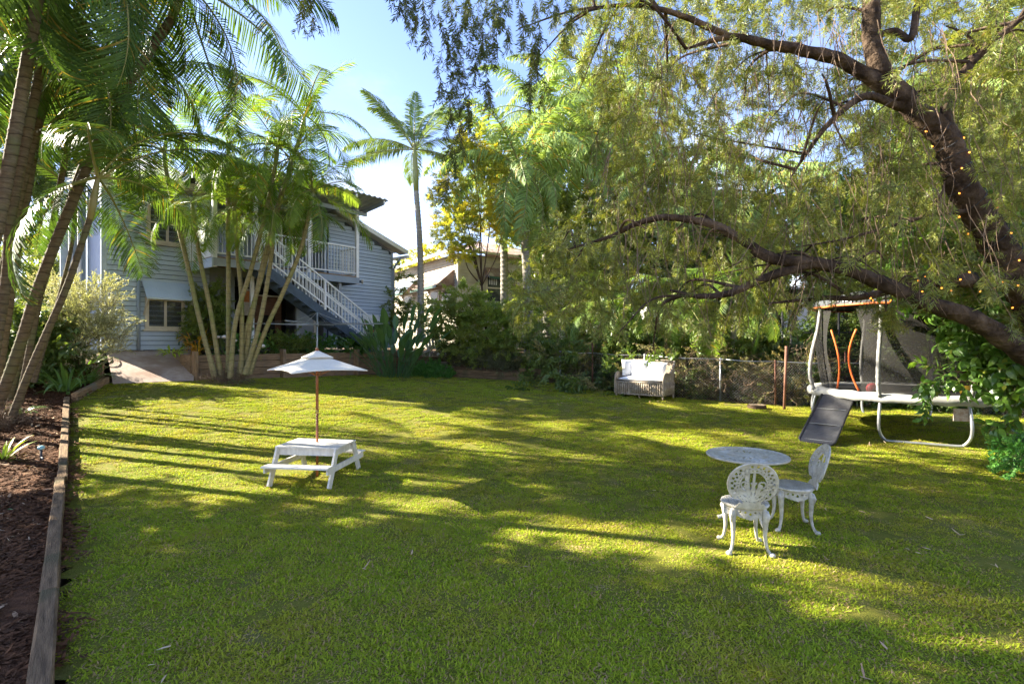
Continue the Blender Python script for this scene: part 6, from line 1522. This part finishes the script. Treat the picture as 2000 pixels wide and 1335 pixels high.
# vines and dead stems through the fence
pts = []; rots = []; scl = []; idx = []
for i in range(len(FP) - 1):
    a, b = Vector((*FP[i], 0)), Vector((*FP[i + 1], 0)); nn = int((b - a).length * 60)
    for k in range(nn):
        p = a.lerp(b, random.random()); off = random.gauss(.25, .22); hgt = random.random() ** 1.3 * 1.25; dd = (b - a).normalized()
        q = p + Vector((-dd.y, dd.x, 0)) * off; pts.append((q.x, q.y, gz(q.x, q.y) + hgt)); rots.append((random.uniform(-1, 1), random.uniform(-1, 1), random.random() * 6.28)); scl.append(random.uniform(.5, 1.0)); idx.append(random.randrange(3) if random.random() < .32 else random.choice((3, 4, 5)))
tag(scatter('dry_vines', None, pts, rots, scl, idx, T_tang + T_vine), 'tangled dry vines and stems growing through the wire fence', 'vines', kind='stuff')
pts = []; rots = []; scl = []; idx = []
for k in range(900):
    px = random.uniform(1020, 1990); D = random.uniform(13.2, 19); p = at(px, 700, D); py_ = random.random() ** 1.5
    pts.append((p.x, p.y, .45 + py_ * 1.5)); rots.append((random.uniform(-1, 1), random.uniform(-.9, .6), random.random() * 6.28)); scl.append(random.uniform(.7, 1.3)); idx.append(random.randrange(6))
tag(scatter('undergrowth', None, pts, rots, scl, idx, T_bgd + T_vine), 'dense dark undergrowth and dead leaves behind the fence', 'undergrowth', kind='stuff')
# silvery shrub and left side greenery
def stems(parent, n, h, spread, m, r=.012):
    for k in range(n):
        a = random.random() * 6.28; e = Vector((math.cos(a) * spread * random.uniform(.4, 1), math.sin(a) * spread * random.uniform(.4, 1), h * random.uniform(.7, 1)))
        MB().tube(catmull([Vector((0, 0, -.05)), e * .45 + Vector((random.uniform(-.1, .1), 0, .1)), e], 4), lerps([r, r * .35], 9), 5).build('stem', m, parent, True)
sv_ = tree('silvery_shrub', 'silvery fine leaved shrub in front of the blue house corner', (-10.95, 12.85, 1.2), [pb_(175, 610, 12.9, 52, 150), pb_(135, 640, 12.8, 48, 130), pb_(205, 660, 12.7, 42, 90), pb_(165, 680, 12.7, 45, 90), pb_(200, 580, 13, 26, 26), pb_(110, 590, 13.2, 40, 60)], T_silv, .03, cat='shrub', size=(.8, 1.3), el=(10, 70))
stems(sv_, 12, 1.9, 1.0, M_twig2)
GLT = 'trees beyond the left palms'
for lb_, b_, bl, tm in (('tall dark tree behind the palm clump at the far left', (-24, 26, 1.5), [pb_(60, 420, 26, 90, 330), pb_(10, 270, 26, 110, 420), pb_(130, 300, 27, 80, 320), pb_(90, 150, 27, 100, 380), pb_(200, 210, 28, 80, 260), pb_(20, 60, 27, 100, 300)], T_bgd),
                        ('green tree left of the blue house wall', (-15.6, 19.5, 1.5), [pb_(150, 480, 19.2, 40, 90), pb_(120, 560, 18.5, 50, 90), pb_(60, 560, 17, 60, 120)], T_bg),
                        ('low leafy shrub under the palms at the left edge', (-11.7, 11.8, 1.0), [pb_(20, 650, 12, 50, 80), pb_(80, 700, 12, 36, 50)], T_bgd)):
    tree('garden_tree', lb_, b_, bl, tm, .1, group=GLT, size=(.9, 1.5))
# trees off to the left whose shade falls across the near lawn
for k, (lb_, b_, bl) in enumerate((('tree standing out of view left of the mulch bed', (-11.5, 6.2, .3), [(-11.3, 6.2, 6.2, 2.0, 1.8, 1.6, 260), (-10.2, 5.6, 5.0, 1.3, 1.3, 1.1, 130), (-12.6, 7.0, 5.2, 1.4, 1.4, 1.2, 130)]), ('second tree standing out of view left of the camera', (-8.6, 5.6, .2), [(-8.6, 5.35, 5.6, 1.4, 1.3, 1.2, 210), (-9.2, 4.4, 4.6, 1.2, 1.1, 1.0, 110)]))):
    tree('shade_tree', lb_, b_, bl, T_bgd, .14, size=(1.0, 1.6))

# ------------------------------------------------------------------ strap leaved and broad leaved garden plants
def leaf_mesh(L, w, bend, mt, seg=7, fold=.25, prof=(.35, .8, 1, .9, .6, .04), stalk=0.0, tear=False):
    Lf = Leafy(); p = np.zeros(3); xs = np.linspace(0, 1, seg + 1); ws = np.interp(xs, np.linspace(0, 1, len(prof)), prof) * w / 2; vs = []; fs = []
    if stalk: Lf.tube([Vector((0, 0, 0)), Vector((stalk * .5, 0, -.01)), Vector((stalk, 0, -.03))], [.014, .011, .008], 5, 0); p = np.array([stalk, 0, -.03])
    a0 = 0
    for i in range(seg + 1):
        if i: a = -bend * (i / seg) ** 1.2; p = p + np.array([math.cos(a), 0, math.sin(a)]) * L / seg
        vs += [p + np.array([0, -ws[i], fold * ws[i]]), p, p + np.array([0, ws[i], fold * ws[i]])]
        if i: b = 3 * i; fs += [(b - 3, b - 2, b + 1, b), (b - 2, b - 1, b + 2, b + 1)]
    Lf.add(vs, fs, .5); return Lf.mesh('leaf', (mt,))
M_strap = leafmat('strap_leaf', (0.045, 0.095, 0.02), (0.09, 0.15, 0.035), None, trans=.3, rough=.35, spec=.5, tc=1.5)
M_bop = leafmat('paddle_leaf', (0.030, 0.075, 0.025), (0.065, 0.115, 0.035), None, trans=.22, rough=.35, spec=.5, tc=1.4)
M_crot = leafmat('croton_leaf', (0.42, 0.30, 0.02), (0.24, 0.06, 0.015), None, trans=.3, rough=.3, spec=.5, tc=1.2)
M_limeleaf = leafmat('lime_leaf', (0.16, 0.24, 0.02), (0.24, 0.30, 0.035), None, trans=.4, rough=.4, spec=.4, tc=1.4)
L_strap = [leaf_mesh(.75, .06, R(b), M_strap) for b in (50, 95, 130)]
L_bop = [leaf_mesh(.62, .20, R(b), M_bop, prof=(.15, .75, 1, .95, .7, .05), stalk=s) for b, s in ((18, 1.25), (35, 1.0), (12, 1.6), (50, .8))]
L_crot = [leaf_mesh(.30, .055, R(b), M_crot, 5) for b in (20, 60)]
L_lime = [leaf_mesh(.30, .05, R(b), M_limeleaf, 5) for b in (30, 80)]
L_green = [leaf_mesh(.26, .07, R(b), M_broad, 5) for b in (30, 70)]
def rosette(name, label, loc, leaves, n, el=(15, 80), size=(.8, 1.1), spread=.06, group=None, cat='plant', seed=0, zspread=0.0):
    rg = random.Random(seed); t = thing(name, label, cat, loc, 0, group)
    for k in range(n):
        az = k * 2.399 + rg.uniform(-.3, .3); e = R(rg.uniform(*el)); r = spread * math.sqrt(rg.random())
        link('leaf', rg.choice(leaves), t, (r * math.cos(az), r * math.sin(az), rg.random() * zspread), (rg.uniform(-.3, .3), -e, az), rg.uniform(*size))
    return t
def gp(px, py): p = G(px, py); return (p.x, p.y, bedz(p.x, p.y) - .01)
GS = 'strap leaved plants in the mulch bed'
rosette('strappy_plant', 'large clump of long arching strap leaves below the silvery shrub', gp(128, 768), L_strap, 34, (25, 85), (.9, 1.35), .18, GS, seed=1)
rosette('strappy_plant', 'strap leaved clump arching over the short timber edging', gp(172, 752), L_strap, 26, (20, 80), (.8, 1.2), .15, GS, seed=2)
rosette('strappy_plant', 'small strappy plant with a yellow leaf beside the palm bases', gp(45, 812), L_strap, 18, (10, 70), (.55, .8), .06, GS, seed=3)
rosette('strappy_plant', 'bright green strappy plant cut by the left frame edge', gp(6, 905), [leaf_mesh(.45, .05, R(40), M_limeleaf)], 16, (10, 70), (.7, 1.0), .05, GS, seed=4)
rosette('strappy_plant', 'upright strap leaves behind the small sleeper wall', (-10.9, 13.1, 1.2), L_strap, 24, (45, 88), (.8, 1.2), .2, GS, seed=5)
rosette('strappy_plant', 'low strappy tuft at the foot of the cane palm clump', (-7.15, 13.35, gz(-7.1, 13.3)), L_strap, 16, (10, 60), (.5, .8), .06, GS, seed=6)
rosette('strappy_plant', 'thin pale strap leaves in the near mulch at the left edge', gp(8, 1000), L_strap, 9, (5, 35), (.5, .7), .03, GS, seed=7)
bop = rosette('bird_of_paradise', 'big clump of dark paddle leaves in front of the retaining wall end', (-3.95, 17.25, gz(-3.95, 17.2) - .02), L_bop, 95, (38, 88), (.75, 1.22), .55, None, 'plant', 8)
M_fl = mat('orange_flower', (0.75, 0.22, 0.03), (0.7, 0.12, 0.03), .5)
for (x, z) in ((-.95, 1.75), (-.75, 1.45)): MB().tube([(x, -.1, z), (x + .06, -.12, z + .12), (x + .02, -.14, z + .2)], [.02, .018, .003], 5).build('flower', M_fl, bop, True)
tw0 = Vector((FX0.x, FX0.y, 0))
def ter(u, v, z=1.44): p = tw0 + DV * u + NV * v; return (p.x, p.y, z)
rosette('croton', 'yellow and red leaved croton beside the path and retaining wall', ter(1.95, 1.15), L_crot, 70, (5, 85), (.8, 1.25), .30, None, 'plant', 9, .55)
rosette('lime_plant', 'low lime green plant spilling over the path edge', ter(1.35, 1.0, 1.5), L_lime, 40, (0, 70), (.7, 1.1), .22, None, 'plant', 10, .1)
tree('wall_shrub', 'dark climbing shrub against the wall below the landing', ter(2.45, .7), [(*ter(2.4, .6, 2.3)[:2], 2.3, .5, .35, .6, 120), (*ter(2.5, .6, 3.0)[:2], 3.0, .4, .3, .5, 80)], T_shr, .03, cat='shrub')
GTR = 'plants in the raised bed behind the retaining wall'
tp_l = [('dark strappy plant behind the two leftmost cane palms', 2.7, 1.2, 's'), ('leafy plant with pale flowers behind the cane palms', 3.1, 1.6, 'g'), ('upright strappy plant below the landing', 3.3, 1.0, 's'), ('pale green leafy plant in front of the brown cabinet', 3.9, 1.5, 'l'), ('leafy green plant left of the grey wall panel', 4.5, 1.5, 'g'), ('twiggy leafy plant beside the second wall post', 4.9, 1.3, 'g'),
        ('low dark plants behind the umbrella top', 5.6, 1.5, 'g'), ('climbing leafy plant near the clothesline post', 6.1, 1.4, 'l'), ('low shrub under the lower stairs', 6.8, 1.7, 'g'), ('small plant at the foot of the stairs', 7.4, 1.75, 'g'), ('grassy tuft behind the third wall post', 6.5, 1.8, 's')]
for k, (lb_, u, v_, ty) in enumerate(tp_l):
    if ty == 's': rosette('bed_plant', lb_, ter(u, v_), L_strap, 26, (35, 85), (.8, 1.1), .15, GTR, seed=30 + k)
    elif ty == 'l': rosette('bed_plant', lb_, ter(u, v_), L_lime + L_green, 44, (0, 80), (.6, 1.0), .25, GTR, seed=30 + k, zspread=.6)
    else: p = ter(u, v_); tree('bed_plant', lb_, p, [(p[0], p[1], 1.75, .42, .35, .38, 60), (p[0] + .3, p[1] + .3, 1.6, .35, .3, .25, 40)], random.choice((T_shr, T_grn)), .012, cat='plant', group=GTR, forks=False)
M_wflower = mat('pale_flower', (0.75, 0.62, 0.55), (0.8, 0.75, 0.7), .6)
fw = thing('hydrangea', 'pale pink flower heads among leaves above the retaining wall', 'flowers', ter(2.75, 1.75))
for k in range(8):
    mb = MB(); r = random.uniform(.05, .085); mb.lathe([(max(.003, r * math.sin(t)), -r * math.cos(t) * .7) for t in np.linspace(.05, PI - .05, 7)], 9); mb.v = [(x * random.uniform(.9, 1.1), y * random.uniform(.9, 1.1), z) for x, y, z in mb.v]
    q = (random.uniform(-.5, .9), random.uniform(-.25, .15), random.uniform(.15, .6)); mb.build('flower_head', M_wflower, fw, False, loc=q); MB().tube([(q[0] * .6, q[1] * .6, -.05), (q[0], q[1], q[2])], .008, 5).build('stem', M_twig, fw)
tree('ground_cover', 'bright green ground cover mound beside the retaining wall end', (-2.85, 17.95, gz(-2.8, 18)), [(-3.1, 18.0, .72, .55, .45, .26, 190), (-2.55, 17.85, .68, .5, .4, .2, 150), (-2.85, 18.3, .85, .5, .4, .25, 120)], T_grn, .008, cat='plant', forks=False, size=(.7, 1.1), el=(0, 70))
GG = 'grey green mounds in the low walled bed'
for k, (lb_, x, y, z) in enumerate((('grey green mound left in the low walled bed', -1.7, 18.35, 1.15), ('grey green mound in the middle of the low walled bed', -.95, 18.0, 1.05), ('grey green mound right in the low walled bed', -.2, 17.75, 1.0), ('grey green mound behind, below the shrub tree', -2.2, 18.9, 1.35))):
    tree('grey_mound', lb_, (x, y, z - .25), [(x, y, z + .05, .48, .4, .32, 170), (x + .3, y + .1, z, .4, .35, .26, 90)], T_greyg, .008, cat='shrub', group=GG, forks=False, size=(.8, 1.2), el=(10, 80))
# fibrous debris at the palm bases
pts = []; rots = []; scl = []; idx = []
for (cx_, cy_, rr, nn) in ((-7.45, 13.45, .55, 60), (-8.9, 9.0, .5, 60), (-8.9, 8.6, .5, 40)):
    for k in range(nn): a = random.random() * 6.28; r = rr * random.random(); x, y = cx_ + r * math.cos(a), cy_ + r * math.sin(a); pts.append((x, y, gz(x, y) + .06 + .2 * (1 - r / rr) * random.random())); rots.append((random.uniform(-1, 1), random.uniform(-1, 1), a)); scl.append(random.uniform(.4, .7)); idx.append(random.randrange(3))
tag(scatter('palm_debris', None, pts, rots, scl, idx, T_tang), 'brown fibrous debris round the palm bases', 'debris', kind='stuff')
